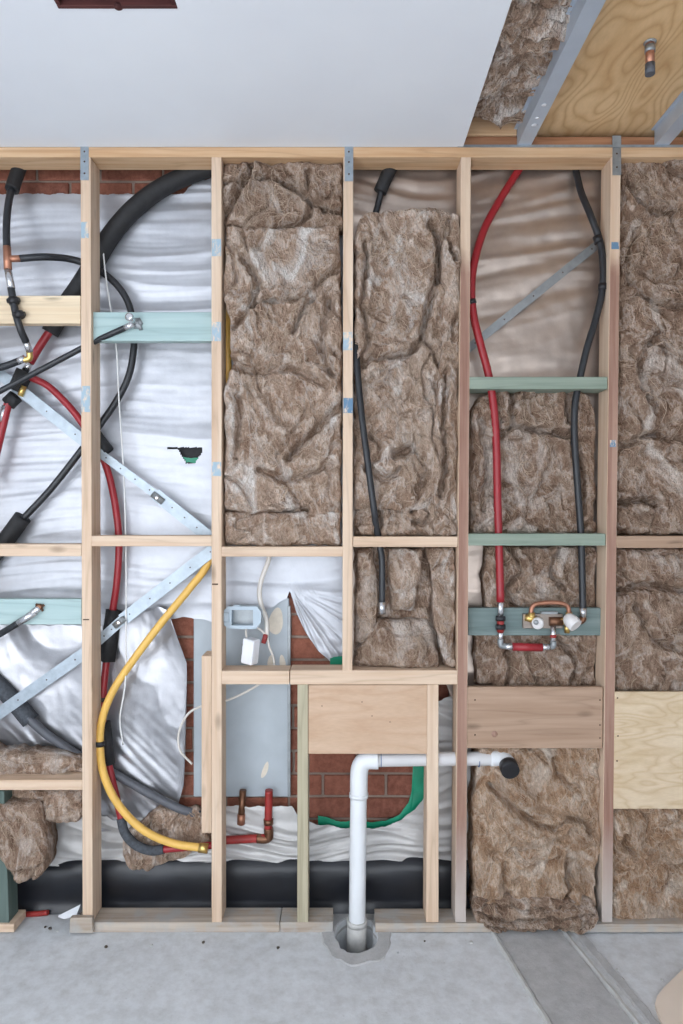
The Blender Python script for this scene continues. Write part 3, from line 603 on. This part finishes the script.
batt('wool_batt', 'golden brown wool batt filling the bottom right bay', [(746,480,602),(800,474,603),(850,473,602),(868,473,594),(908,474,596)], .028, .13, 234, .028, 6, (1.1,.8), wool_c, fib=520, folds=[([(490,786),(521,813),(538,823),(556,827),(566,819),(583,821),(591,833)],.022,2.6),([(519,864),(538,857),(556,851)],-.014,3),([(568,860),(566,876),(570,892),(560,907)],.026,3),([(496,770),(515,790),(530,800)],-.012,5),([(555,760),(562,780),(580,790)],.018,3),([(505,865),(503,885),(510,900)],.018,3)])
batt('wool_roll', 'dark folded wool edge spilling over the slab below the golden batt', [(904,477,594),(914,473,598),(926,477,597),(935,492,582)], -.02, .10, 245, .03, 15, (.4,1.8), wool_b, fib=180, R=.03, ang=0.1, folds=[([(478,915),(510,924),(550,922),(596,912)],.02,1.6),([(490,928),(530,932),(575,926)],.02,1.4),([(485,908),(530,914),(590,907)],.016,1.4)])
batt('wool_batt', 'tall brown wool batt at the right edge of the picture', [(156,622,742),(535,618,742)], .03, .13, 256, .036, 7, (1,1), wool_b, fib=520, swirl=.015, folds=[([(622,503),(640,501),(656,503)],.035,3),([(618,449),(653,435),(690,440)],.024,3),([(630,180),(650,205),(675,210)],.024,3),([(640,230),(628,270),(650,300),(690,310)],.024,3),([(660,330),(640,370),(660,410)],.024,3)])
batt('wool_batt', 'brown wool batt at the right edge above the pale plywood', [(549,617,742),(694,615,742)], .03, .13, 267, .03, 7, (1,.8), wool_b, fib=260, folds=[([(618,592),(650,586),(690,592)],.03,3),([(640,610),(655,640),(680,650)],.022,3)])
batt('wool_batt', 'wool batt at the lower right corner with curled strands', [(806,614,742),(830,612,742),(930,613,742)], .02, .12, 278, .026, 7, (1,.9), wool_c, fib=420, swirl=.015, folds=[([(618,880),(640,860),(655,845),(683,835)],-.012,2.4),([(660,890),(668,870),(683,860)],-.012,2.4),([(625,835),(628,850),(640,858)],.02,2.4)])
batt('wool_scrap', 'fluffy wool scraps lying along the left shelf nogging', [(750,-40,26),(761,-44,80),(777,-44,82)], .05, .12, 289, .03, 13, (.8,1), wool_a, fib=120, R=.02, edge=4)
batt('wool_batt', 'wool batt stuffed under the left shelf nogging', [(792,-44,82),(815,-44,82),(824,-44,76)], .03, .12, 290, .034, 10, (.8,1.1), wool_a, fib=180, R=.025, edge=2.5)
batt('wool_flap', 'torn wool flap drooping at the left edge over the black membrane', [(806,-24,36),(840,-14,45),(868,3,44),(886,9,32)], -.02, .09, 301, .034, 10, (1.2,.7), wool_b, fib=140, R=.03, edge=2.5)
batt('wool_tuft', 'ragged wool tuft behind the lower end of the yellow pipe', [(813,160,196),(828,130,210),(848,120,212),(872,132,152)], .098, .145, 312, .03, 12, (1,1), wool_a, fib=140, R=.02, edge=4)
cz = Z_T+.058
batt('ceiling_batt', 'brown wool batt above the bare strip of ceiling', [(.035,EX-.35,.645),(1.7,EX-.35,.645)], 0, .16, 323, .05, 9, (1,1), wool_a, fib=420, R=.02, fn=lambda A, B, Cc: np.stack([A, B, cz+Cc], -1), metric=True, swirl=.01)

# ------------------------------------------------------------------ bare ceiling: plywood, channels, joist, copper stub
box('rim_joist', EX-.4, .608, -.002, .04, PZ(136)+.002, Z_T+.2, pine_o, label='pine rim timber above the reddish plate beside the ceiling wool', cat='timber')
PLY = box('ceiling_plywood', .655, 2.2, -1.7, .05, PZ(147)+.063, PZ(147)+.08, ply_ceil, label='plywood sheet with bold grain on the bare ceiling at top right', cat='plywood')
def channel(x, label):
    t = thing('furring_channel', (x+.022, 0, Z_T+.004), label, 'metal channel', 'metal ceiling channels')
    z0, z1, wd, y0, y1 = Z_T+.006, Z_T+.062, .048, -1.7, .004; th = .0016
    box('web', x, x+wd, y0, y1, z0, z0+th, chan_m, t, bev=0); box('side_flange', x, x+th, y0, y1, z0+th, z1, chan_m, t, bev=0); box('side_flange', x+wd-th, x+wd, y0, y1, z0+th, z1, chan_m, t, bev=0)
    box('lip', x-.012, x, y0, y1, z1-th, z1, chan_m, t, bev=0); box('lip', x+wd, x+wd+.012, y0, y1, z1-th, z1, chan_m, t, bev=0)
    return t
CH1 = channel(.610, 'grey metal ceiling channel between the wool and the plywood'); CH2 = channel(1.088, 'grey metal ceiling channel at the upper right edge')
for (py, s) in ((105,.004),(125,.0045),(118,.003)): 
    y = F_PX*(Z_T+.006-CAM_Z)/(CY-py)-CAM_D; lathe('plaster_dab', [(s,-.0005),(s*2.2,0),(s*1.2,.001)], aim((.63+s, y, Z_T+.0055), (0,0,-1)), paper, CH1, 9)
box('ceiling_joist', EX-.4, 2.2, -.70, -.665, Z_T+.064, Z_T+.16, pine_h, label='pine ceiling joist crossing above the wool at the top edge', cat='joist') if False else box('ceiling_joist', EX-.4, .65, -.735, -.69, Z_T+.05, Z_T+.16, pine_h, label='pine ceiling joist crossing above the wool at the top edge', cat='joist')
zpl = Z_T+.063; ycs = F_PX*(zpl-CAM_Z)/(CY-42)-CAM_D; xcs = (650-CX)*(zpl-CAM_Z)/(CY-42)
CS = thing('copper_stub', (xcs, ycs, zpl-.07), 'capped copper pipe stub hanging from the ceiling plywood', 'pipe stub')
tube('pipe', [(xcs,ycs,zpl+.01),(xcs,ycs,zpl-.075)], .0125, copper, CS); lathe('flange', [(.016,0),(.018,.002),(.014,.006)], aim((xcs,ycs,zpl+.0005),(0,0,-1)), galv_d, CS)
tube('end_cap', [(xcs,ycs,zpl-.062),(xcs,ycs,zpl-.092)], .0138, grey_pipe, CS); tube('collar', [(xcs,ycs,zpl-.012),(xcs,ycs,zpl-.03)], .0145, galv_d, CS)

# ------------------------------------------------------------------ diagonal brace straps
def strap(label, pts, wid, extra=None, Y=.0915):
    p3 = [P(a, b, Y) for a, b in pts]; t = thing('brace_strap', min(p3, key=lambda v: v.z), label, 'metal strap', 'diagonal metal brace straps')
    for i in range(len(p3)-1): ribbon('strap', [p3[i], p3[i+1]], wid[i], .0012, galv, t)
    for (a, b, dx, dy) in extra or []:
        c = P(a, b, Y); d = Vector((dx, 0, -dy)).normalized()
        tube('tensioner', [c-d*.024+Vector((0,-.006,0)), c+d*.024+Vector((0,-.006,0))], .012, galv_d, t, flat=.6); lathe('bolt', [(.009,0),(.009,.008),(.004,.009)], aim(c+Vector((0,-.012,0)), (0,-1,0)), chrome, t, 6)
    for i in range(len(p3)-1):
        for q in np.linspace(.08, .92, 5):
            c = p3[i].lerp(p3[i+1], q)+Vector((0,-.0004,0)); lathe('nail_hole', [(.0028,0),(.0022,.0006)], aim(c, (0,-1,0)), nail_m, t, 8)
    return t
strap('galvanised brace strap sloping down right through the upper foil bay', [(-50,334),(86,443),(155,494),(214,541)], [.040,.030,.044], [(158,498,60,46)])
strap('galvanised brace strap sloping up right behind the yellow pipe', [(-50,748),(86,652),(122,620),(218,546)], [.042,.034,.044], [(120,622,60,-46)])
t = strap('dull grey brace strap crossing the foil behind red and black pipes', [(464,352),(603,240)], [.03], None, .118)
for ch_ in t.children:
    if ch_.name.startswith('strap'): ch_.data.materials[0] = galv_d

# ------------------------------------------------------------------ pipes of the left bays
def pipe(name, label, cat='pipe', loc=(0,0,0), group='pipes in the wall'): return thing(name, loc, label, cat, group)
t = pipe('lagged_pipe', 'fat black lagged pipe curving down behind the upper left stud', loc=P(60,330,.12))
ptube('lagging', [(222,166,.124),(200,171,.124),(165,186,.124),(135,208,.124),(112,234,.124),(95,262,.122),(80,285,.122),(66,305,.122),(50,333,.122)], [.030,.031,.033,.034,.034,.034,.032,.031,.031], black_rub, t, seg=18)
ptube('red_core', [(56,322,.120),(40,346,.116),(30,363,.112)], .0145, red_pipe, t)
ptube('ferrule', [(31,361,.112),(25,371,.112)], .0125, chrome, t)
t = pipe('black_hose', 'black hose with copper tee hanging at the left edge', 'hose', loc=P(12,300,-.02))
ptube('lagging', [(21,164,.098),(16,177,.09),(12,190,.075)], .024, black_rub, t); ptube('hose', [(14,184,.085),(9,200,.06),(6.5,225,.03),(7,255,.0)], .0125, black_pipe, t)
ptube('copper_tee', [(7,247,.004),(8,270,-.008)], .0135, copper, t); ptube('copper_branch', [(7.5,259,-.002),(21,258.5,.005)], .0115, copper, t)
ptube('ferrule', [(8,270,-.008),(11.5,289,-.017)], .0125, chrome, t); ptube('hose', [(11,288,-.017),(15,310,-.018),(20,328,-.012),(26,342,.02)], .0125, black_pipe, t)
for (a, b) in ((13.5,301),(19,315)): ptube('clip', [(a-6,b,-.02),(a+6,b-1,-.02)], .0085, black_cap, t); ptube('clip_ring', [(a-1,b-3,-.018),(a+1,b+3,-.018)], .017, black_cap, t)
ptube('ferrule', [(25,340,.018),(30,352,.04)], .0115, chrome, t); ptube('brass_elbow', [(29,350,.04),(29.5,358,.045),(24,360,.045)], .011, brass, t)
ptube('ferrule', [(25,358,.045),(18,361.5,.045)], .0125, chrome, t); ptube('hose', [(19,361,.045),(0,367.5,.05),(-40,376,.06)], .0125, black_pipe, t)
t = pipe('black_pipe', 'long black pipe looping behind the left stud in a wide arc', loc=P(20,520,.1))
ptube('pipe', [(20,258.5,.005),(45,257,.03),(72,259.5,.09),(95,268,.112),(114,282,.112),(127,300,.11),(132.5,320,.108),(134,345,.11),(129,375,.112),(117,400,.114),(102,422,.114),(80,452,.114),(50,490,.112),(20,522,.11)], .0125, black_pipe, t)
ptube('lagging', [(23,517,.11),(2,545,.112),(-20,570,.112)], .031, black_rub, t, seg=18)
t = pipe('black_branch_pipe', 'straight black pipe slanting from the chrome tap on the teal board', loc=P(60,360,.03))
ptube('pipe', [(127,327,.008),(110,334.5,.018),(90,344,.035),(50,365,.04),(0,391,.045),(-45,412,.05)], .0105, black_pipe, t)
ptube('ferrule', [(134,324,.006),(125,328,.009)], .0115, chrome, t); ptube('tap_spout', [(129,317,-.03),(132,320,-.012),(135,323,.022)], .0105, chrome, t); lathe('spout_end', [(.006,0),(.0135,0),(.0135,.01)], aim(P(128.5,316.5,-.034),(.25,1,0)), chrome, t)
lathe('tap_flange', [(.022,0),(.022,.004),(.012,.01)], aim(P(137,323.5,.022),(0,-1,0)), galv_d, t, 6); ptube('tap_lug', [(138,320,.018),(141,330,.018)], .0065, galv_d, t)
t = pipe('black_outlet_pipe', 'short black pipe running to a chrome outlet on the left teal board', loc=P(20,620,.0))
ptube('pipe', [(-40,656,.04),(0,634,.01),(19,622.5,-.004)], .0115, black_pipe, t); ptube('ferrule', [(18,623,-.004),(36,612,-.002)], .0125, chrome, t); ptube('spout', [(33,613,-.002),(38,609,.0),(40,608,.014)], .0125, chrome, t); lathe('spout_end', [(.012,0),(.012,.012),(.007,.014)], aim(P(40,607,.006),(0,-1,0)), bronze, t)
for a, b in ((44,605),(36,604),(43,611)): ptube('flange_lug', [(40,608,.008),(a,b,.008)], .0045, bronze, t)
t = pipe('red_manifold', 'red pipe with black clamps crossing the strap at the left edge', loc=P(10,420,.09))
ptube('clamp', [(25,371,.1),(16,391,.1)], .030, black_rub, t, seg=10); ptube('ferrule', [(24,386,.085),(20,396,.085)], .010, brass, t); ptube('clamp', [(16,396,.1),(8,404,.1)], .026, black_rub, t, seg=10)
ptube('pipe', [(9,400,.09),(3,425,.09),(-3,450,.095),(-10,480,.1)], .0145, red_pipe, t); ptube('ferrule', [(6.5,406,.09),(2,422,.09)], .0155, chrome, t)
t = pipe('red_pipe', 'long red pipe running down behind the left stud to the floor bend', loc=P(120,830,.08))
ptube('pipe', [(30,377,.1),(48,386,.106),(66,403,.108),(80,420,.108),(96,445,.112),(108,472,.112),(116,510,.112),(119,545,.112),(116.5,585,.118),(112,615,.127),(106.5,660,.122),(103,700,.106),(104,735,.1),(110,770,.094),(117,800,.088),(122,822,.08)], .0128, red_pipe, t)
ptube('lagging', [(90,428,.113),(108,452,.113)], .024, black_rub, t, seg=10); ptube('lagging', [(114,610,.125),(107,661,.122)], .030, black_rub, t, seg=4); ptube('lagging', [(104,722,.1),(109,764,.096)], .023, black_rub, t, seg=12)
ptube('tie', [(103,697,.106),(103,701,.106)], .0165, black_cap, t)
ptube('bend', [(121,818,.082),(125,833,.076),(136,845,.07),(151,850.5,.068),(164,849,.068)], .0165, slate_lag, t); ptube('pipe', [(160,849.5,.068),(180,848,.068),(214,845,.07)], .0125, red_pipe, t)
t = pipe('yellow_gas_pipe', 'yellow gas pipe sweeping from the stud down to the floor in an arc', 'gas pipe', loc=P(140,830,.05))
ptube('pipe', [(229,300,.125),(227.5,345,.108),(228,380,.125),(226,450,.128),(222,520,.122),(208,563,.108),(190,588,.09),(162,622,.066),(134,659,.054),(113,691,.05),(102,720,.05),(100,746,.05),(104,775,.05),(118,804,.05),(142,829,.05),(172,843,.05),(207,848.5,.05)], .0138, yellow_pipe, t, seg=16)
ptube('tie', [(100,741,.05),(100,746,.05)], .0178, black_cap, t); ptube('ferrule', [(199,847.5,.05),(208,848.5,.05)], .0172, brass, t)
t = pipe('grey_conduit', 'dark grey conduit from a slate sleeve running under the red pipe', 'conduit', loc=P(60,740,.12))
ptube('sleeve', [(-24,664,.132),(8,694,.132),(31,721,.13)], .032, slate_lag, t, seg=6); ptube('conduit', [(28,718,.118),(45,733,.118),(65,747,.118),(90,762,.12),(120,777,.12),(150,794,.12),(178,808,.118),(200,815,.118)], .0155, grey_pipe, t)
for i, (nm, pts, lab) in enumerate((('white_string', [(103,250,.1),(107,285,.1),(116,345,.1),(119,400,.1),(124,480,.1),(126,560,.1),(126,625,.085),(125.5,680,.045),(120,718,.08),(123,745,.1)], 'thin white cord hanging down the foil between the left studs'),)):
    ptube(nm, pts, .0028, cord_m, label=lab, cat='cord', seg=8)
ptube('white_cable', [(266,680,.1),(246,692,.085),(228,700,.08),(214,703,.095),(202,706,.095),(188,714,.1),(179,732,.1),(180,750,.1),(192,764,.105)], .0042, cable_m, label='white cable looping from the sill behind the packer stud', cat='cable', seg=8)
t = pipe('red_elbow_pipe', 'dull red pipe elbow with bronze joints below the grey meter panel', loc=P(250,838,.125))
ptube('pipe', [(214,841,.122),(228,840,.128),(266,838,.13)], .0148, red_dull, t); ptube('pipe', [(268,838,.13),(268.5,815,.13),(269,790,.13)], .0142, red_dull, t); ptube('joint', [(257,838.6,.13),(268,838,.13),(268.3,828,.13)], .0168, bronze, t); ptube('joint', [(268.5,819,.13),(268.5,824,.13)], .018, bronze, t)
t = pipe('copper_offcut', 'brown copper pipe end hanging beside the stud under the grey panel', loc=P(240,815,.14)); ptube('pipe', [(243,790,.14),(241,822,.138)], .0125, bronze, t); ptube('ferrule', [(241.5,814,.138),(241,824,.138)], .0145, copper, t)

# ------------------------------------------------------------------ pipes of the right bays
t = pipe('black_hose', 'black hose running down past the swirled batt to a chrome tip', 'hose', loc=P(380,610,.02))
ptube('lagging', [(392,166,.1),(386,178,.1),(380,192,.105)], .024, black_rub, t); ptube('hose', [(382,188,.105),(376,212,.118),(362,260,.124),(355,320,.11),(356,350,.02),(361,410,-.002),(368,465,-.008),(374,510,-.01),(376.5,528,.018),(379.5,545,.034),(382,562,.03),(382,604,.026)], .0115, black_pipe, t); ptube('ferrule', [(382,602,.026),(382,614,.026)], .0125, chrome, t)
t = pipe('red_pipe', 'red pipe bowing down the bay to the shower mixer', loc=P(500,640,.03))
ptube('pipe', [(524,160,.106),(518,171,.106),(500,200,.09),(484,230,.065),(474,264,.045),(471.5,292,.04),(474,318,.038),(481,346,.04),(489,377,.042),(494,410,.042),(496.5,450,.042),(497.5,500,.044),(499,545,.04),(500.5,602,.024)], .0138, red_pipe, t)
ptube('clip', [(471,300,.03),(472,304,.03)], .0165, black_cap, t)
ptube('ferrule', [(500.5,599,.024),(500.5,618,.024)], .011, chrome, t)
ptube('valve', [(500.5,616,.024),(500.5,632,.024)], .0125, red_dull, t)
for b in (618.5, 627): ptube('clamp', [(496,b,.016),(505,b,.016)], .0095, black_cap, t); ptube('clamp_ring', [(500.5,b-2.2,.024),(500.5,b+2.2,.024)], .0155, black_cap, t)
ptube('ferrule', [(500.5,631,.024),(500.5,641,.024)], .0098, chrome, t); ptube('elbow', [(500.5,639,.024),(501,645,.024),(506,646.5,.024)], .0105, galv_d, t)
ptube('ferrule', [(505,646.5,.024),(514,646.8,.024)], .0115, chrome, t); ptube('pipe', [(512.5,646.8,.024),(542,647.5,.024)], .0142, red_pipe, t); ptube('ferrule', [(541,647.4,.024),(550,647,.024)], .0115, chrome, t)
ptube('elbow', [(548,647,.024),(553,646,.024),(553.3,641,.024)], .0105, galv_d, t); ptube('riser', [(553.3,644,.024),(553,626,.028)], .0098, chrome, t); ptube('band', [(553.2,634.5,.025),(553.2,637.5,.025)], .0108, red_dull, t)
t = pipe('black_pipe', 'black pipe curving down the right side of the mixer bay', loc=P(582,610,.03))
ptube('pipe', [(574,160,.106),(576,171,.104),(581,192,.08),(590,214,.05),(599.5,240,.045),(603,265,.04),(602,292,.04),(595,322,.042),(587,348,.042),(580,378,.044),(575,405,.044),(574.5,440,.044),(577.5,485,.044),(581,535,.042),(582,570,.034),(583,612,.026)], .0122, black_pipe, t)
ptube('clip', [(597,236,.045),(599,243,.045)], .016, black_cap, t); ptube('clip', [(603,284,.04),(602.5,290,.04)], .016, black_cap, t)
ptube('ferrule', [(583,608,.026),(583,617,.026)], .0125, chrome, t); ptube('elbow', [(583,615,.026),(582.5,620,.026),(577,622,.028)], .0115, bronze, t)
t = thing('shower_mixer', P(545,628,.02), 'brass shower mixer body with copper loop on the dull teal board', 'mixer valve')
pbox('backplate', 523, 563, 614, 628.5, .030, .044, plain('tarnished_plate', col(150,138,128), .4, .6), t); pbox('backplate_edge', 541, 558, 611.5, 614.5, .03, .042, galv_d, t)
ptube('copper_loop', [(531.5,616,.026),(531.5,609,.026),(535,604.5,.026),(543,603,.026),(552,602.5,.026),(562,603.5,.026),(567.5,606.5,.026),(569,612,.026),(569,618,.026)], .0078, copper, t)
for a in (531.5, 569): ptube('brass_socket', [(a,612.5,.026),(a,622,.026)], .0115, brass, t)
ptube('brass_body', [(560,621,.022),(572,621.5,.02)], .0125, brass, t); ptube('valve_spindle', [(549,621.5,.026),(562,621.5,.024)], .0155, bronze, t); ptube('brass_drain', [(567,624,.026),(567,633,.026)], .0095, brass, t); ptube('brass_body', [(525,617.5,.028),(536,619.5,.022)], .012, brass, t)
lathe('valve_cap', [(.0185,0),(.0205,.003),(.0205,.022),(.018,.026),(.010,.0262)], aim(P(537.5,622,.024),(-.25,-1,-.1)), cap_pl, t); lathe('cap_recess', [(.009,0),(.007,.003)], aim(P(536,622.4,-.004),(-.25,-1,-.1)), galv_d, t)
tube('valve_cap', [P(568,618,.008),P(571,621,-.008),P(576,626,-.024)], [.020,.024,.026,.024], cap_pl, t, seg=22)
# white waste pipe
t = pipe('waste_pipe', 'white plastic waste pipe rising from the floor hole and turning right', 'waste pipe', loc=P(357,958,.035))
Yw = .036
ptube('riser', [(356.5,968,Yw),(357.3,905,Yw),(358.5,800,Yw),(359,770,Yw)], .0292, pvc, t, seg=24)
ptube('floor_coupling', [(356.3,962,Yw),(356.9,922,Yw)], .0345, pvc_dirty, t, seg=24); ptube('coupling_rim', [(356.9,924.5,Yw),(357,919.5,Yw)], .0362, pvc_dirty, t, seg=24)
ptube('elbow', [(358.8,795,Yw),(359,776,Yw),(360.5,766,Yw),(366,760.5,Yw),(378,760,Yw)], .0312, pvc, t, seg=24); ptube('socket_rim', [(358.7,797,Yw),(358.8,793,Yw)], .0335, pvc, t, seg=24)
ptube('branch', [(374,760,Yw),(430,759,Yw),(500,758.5,Yw)], .0238, pvc_grey, t, seg=24); ptube('elbow', [(490,758.5,Yw),(500,758.8,Yw),(506,761,.02),(509,767,-.012)], .0275, pvc, t, seg=24); ptube('end_cap', [(508,765,-.002),(510.5,771,-.034)], .0315, black_cap, t, seg=24)
for a in (380.5, 478): ptube('marker_line', [(a,760,Yw),(a+.8,760,Yw)], .0243, blue_line, t, seg=24)

# ------------------------------------------------------------------ electrical: meter panel, bracket, plug, cables
MB = thing('meter_panel', P(241,797,.12), 'blue-grey steel meter box back behind the middle stud', 'meter box')
pbox('back_panel', 193.5, 289, 598, 797, .171, .184, meter_m, MB, bev=.003)
pbox('edge_lip', 287.5, 290.5, 606, 797, .168, .184, galv_d, MB, bev=.001)
def patch(a, b, rx, ry, rot, nm='filler_patch'):
    V = []; n = 26; 
    for k in range(n):
        th = 2*math.pi*k/n; r = 1+.06*math.sin(3*th+a); x, z = rx*r*math.cos(th), ry*r*math.sin(th); V.append(P(a+x*math.cos(rot)-z*math.sin(rot), b+x*math.sin(rot)+z*math.cos(rot), .172))
    V2 = [v*1 for v in V]
    for v in V2: v.y = .1695
    mk(nm, V+V2, [[k,(k+1)%n,n+(k+1)%n,n+k] for k in range(n)]+[[n+k for k in range(n)]], filler, MB)
patch(276, 621.5, 7.2, 13.5, .12); patch(270.5, 662, 3, 6.5, .1); patch(282.5, 662, 3, 7, -.15); patch(265, 770, 2.6, 8.5, .35)
t = thing('wall_bracket', P(242,630,.05), 'pale blue-grey plastic wall box bracket with a square opening', 'bracket')
def frame_prism(outer, inner, Y0, Y1):
    n = len(outer); V = [P(a,b,Y0) for a,b in outer]+[P(a,b,Y0) for a,b in inner]
    V += [Vector((v.x, Y1, v.z)) for v in V]; m2 = 2*n; Fc = []
    for k in range(n):
        j = (k+1) % n; Fc += [[k,j,n+j,n+k],[m2+j,m2+k,m2+n+k,m2+n+j],[j,k,m2+k,m2+j],[n+k,n+j,m2+n+j,m2+n+k]]
    return V, Fc
V, Fc = frame_prism([(222,612),(228,606.5),(243,606.5),(257,606.5),(261,612),(261,622),(256,629),(241,629),(229,628.5),(222,624)], [(231.5,614),(231.5,610),(242,610),(253,610),(253,614),(253,621),(253,625.5),(242,625.5),(231.5,625.5),(231.5,621)], .045, .09)
mk('frame', V, Fc, blue_grey, t); pbox('back', 231, 253.5, 609, 626, .086, .092, galv_d, t, bev=0); pbox('fixing_tab', 222.5, 229, 613, 622, .040, .05, blue_grey, t); pbox('clip', 233, 240, 605, 607.5, .05, .07, blue_grey, t)
t = thing('white_plug', P(250,665,.06), 'tilted white plastic plug box hanging over the meter panel', 'plug')
M = Matrix.Translation(P(250.5,651,.07)) @ Matrix.Rotation(math.radians(-30),4,'Z') @ Matrix.Rotation(math.radians(7),4,'Y')
bm = hexa([M @ Vector((sx*.024, sy*.022, sz*.045)) for sz in (-1,1) for sx, sy in ((-1,-1),(1,-1),(1,1),(-1,1))], .004); mkbm('body', bm, white_pl, t)
for sz in (-.02, .012): tube('pin', [M @ Vector((-.022,0,sz)), M @ Vector((-.042,.004,sz))], .004, galv_d, t, seg=8)
ptube('lead', [(247,640,.085),(246,632,.09),(247,626,.09)], .004, cable_m, t, seg=8)
t = thing('power_cable', P(268,650,.1), 'off-white power cable hanging down with a dark red connector', 'cable')
ptube('cable', [(270,550,.1),(268,562,.1),(262,578,.1),(259.5,592,.1),(261.5,606,.098),(266.5,620,.095),(267,636,.095)], .0088, cable_m, t, seg=10)
ptube('core', [(267,634,.095),(269,646,.1),(273.5,658,.105),(274,668,.1),(271,676,.1)], .0042, cable_m, t, seg=8); ptube('connector', [(266,634,.092),(263.5,643,.092)], .0095, tag_red, t, seg=10); ptube('lead', [(256,627,.08),(262,631,.086),(266,636,.092)], .0038, cable_m, t, seg=8)

# ------------------------------------------------------------------ bits on the floor
ptube('red_offcut', [(17,915,.10),(34,914,.098),(48,912.5,.094)], .0095, red_dull, label='dull red pipe offcut on the floor at lower left', cat='offcut')
V = [P(58,917,.03),P(64,919,.02),P(80,906,.03),P(76,916,.01)]; V += [v+Vector((0,.004,.003)) for v in V]
mk('paper_scrap', [Vector((v.x, v.y, max(v.z,.001))) for v in V], [[0,1,3,2],[4,6,7,5],[0,4,5,1],[1,5,7,3],[3,7,6,2],[2,6,4,0]], paper, label='white paper scrap leaning beside the foot of the left stud', cat='scrap')
def floor_pt(px, py):
    D = F_PX*CAM_Z/(py-CY); return Vector(((px-CX)*D/F_PX, D-CAM_D, 0))
rs = random.Random(3)
ZONES = [(40,70,918,935,'crumb of rubble on the slab by the red pipe offcut'), (100,300,937,950,'crumb of rubble on the slab below the left foil bays'), (600,668,945,985,'crumb of rubble on the slab near the lower right corner'), (385,480,941,960,'crumb of rubble on the slab right of the waste pipe')]
for i in range(14):
    zn = ZONES[i % 4]; a, b = rs.uniform(zn[0], zn[1]), rs.uniform(zn[2], zn[3])
    p = floor_pt(a, b); r = rs.uniform(.003,.007); bm = bmesh.new(); bmesh.ops.create_icosphere(bm, subdivisions=1, radius=r)
    for v in bm.verts: v.co = p+Vector((v.co.x*rs.uniform(.7,1.3), v.co.y*rs.uniform(.7,1.3), max(-r*.3, v.co.z*rs.uniform(.5,.9))+r*.3))
    mkbm('concrete_crumb', bm, rs.choice([conc_p, dirt, conc_m]), label=zn[4], cat='crumb', group='crumbs on the slab')
# beige board corner at the lower right
pts = [floor_pt(688,968), floor_pt(664,991), floor_pt(657,1000), floor_pt(655,1008), floor_pt(658,1018), floor_pt(670,1045)]
pts += [pts[-1]+Vector((.5,-.35,0)), pts[0]+Vector((.7,.0,0))]; pts = pts[::-1]; n = len(pts)
V = [p+Vector((0,0,.012)) for p in pts]+pts
mk('beige_board', V, [list(range(n))]+[[n+i, n+(i+1)%n, (i+1)%n, i] for i in range(n)]+[[n+i for i in range(n)][::-1]], card, label='smooth beige board corner lying on the slab at lower right', cat='board')
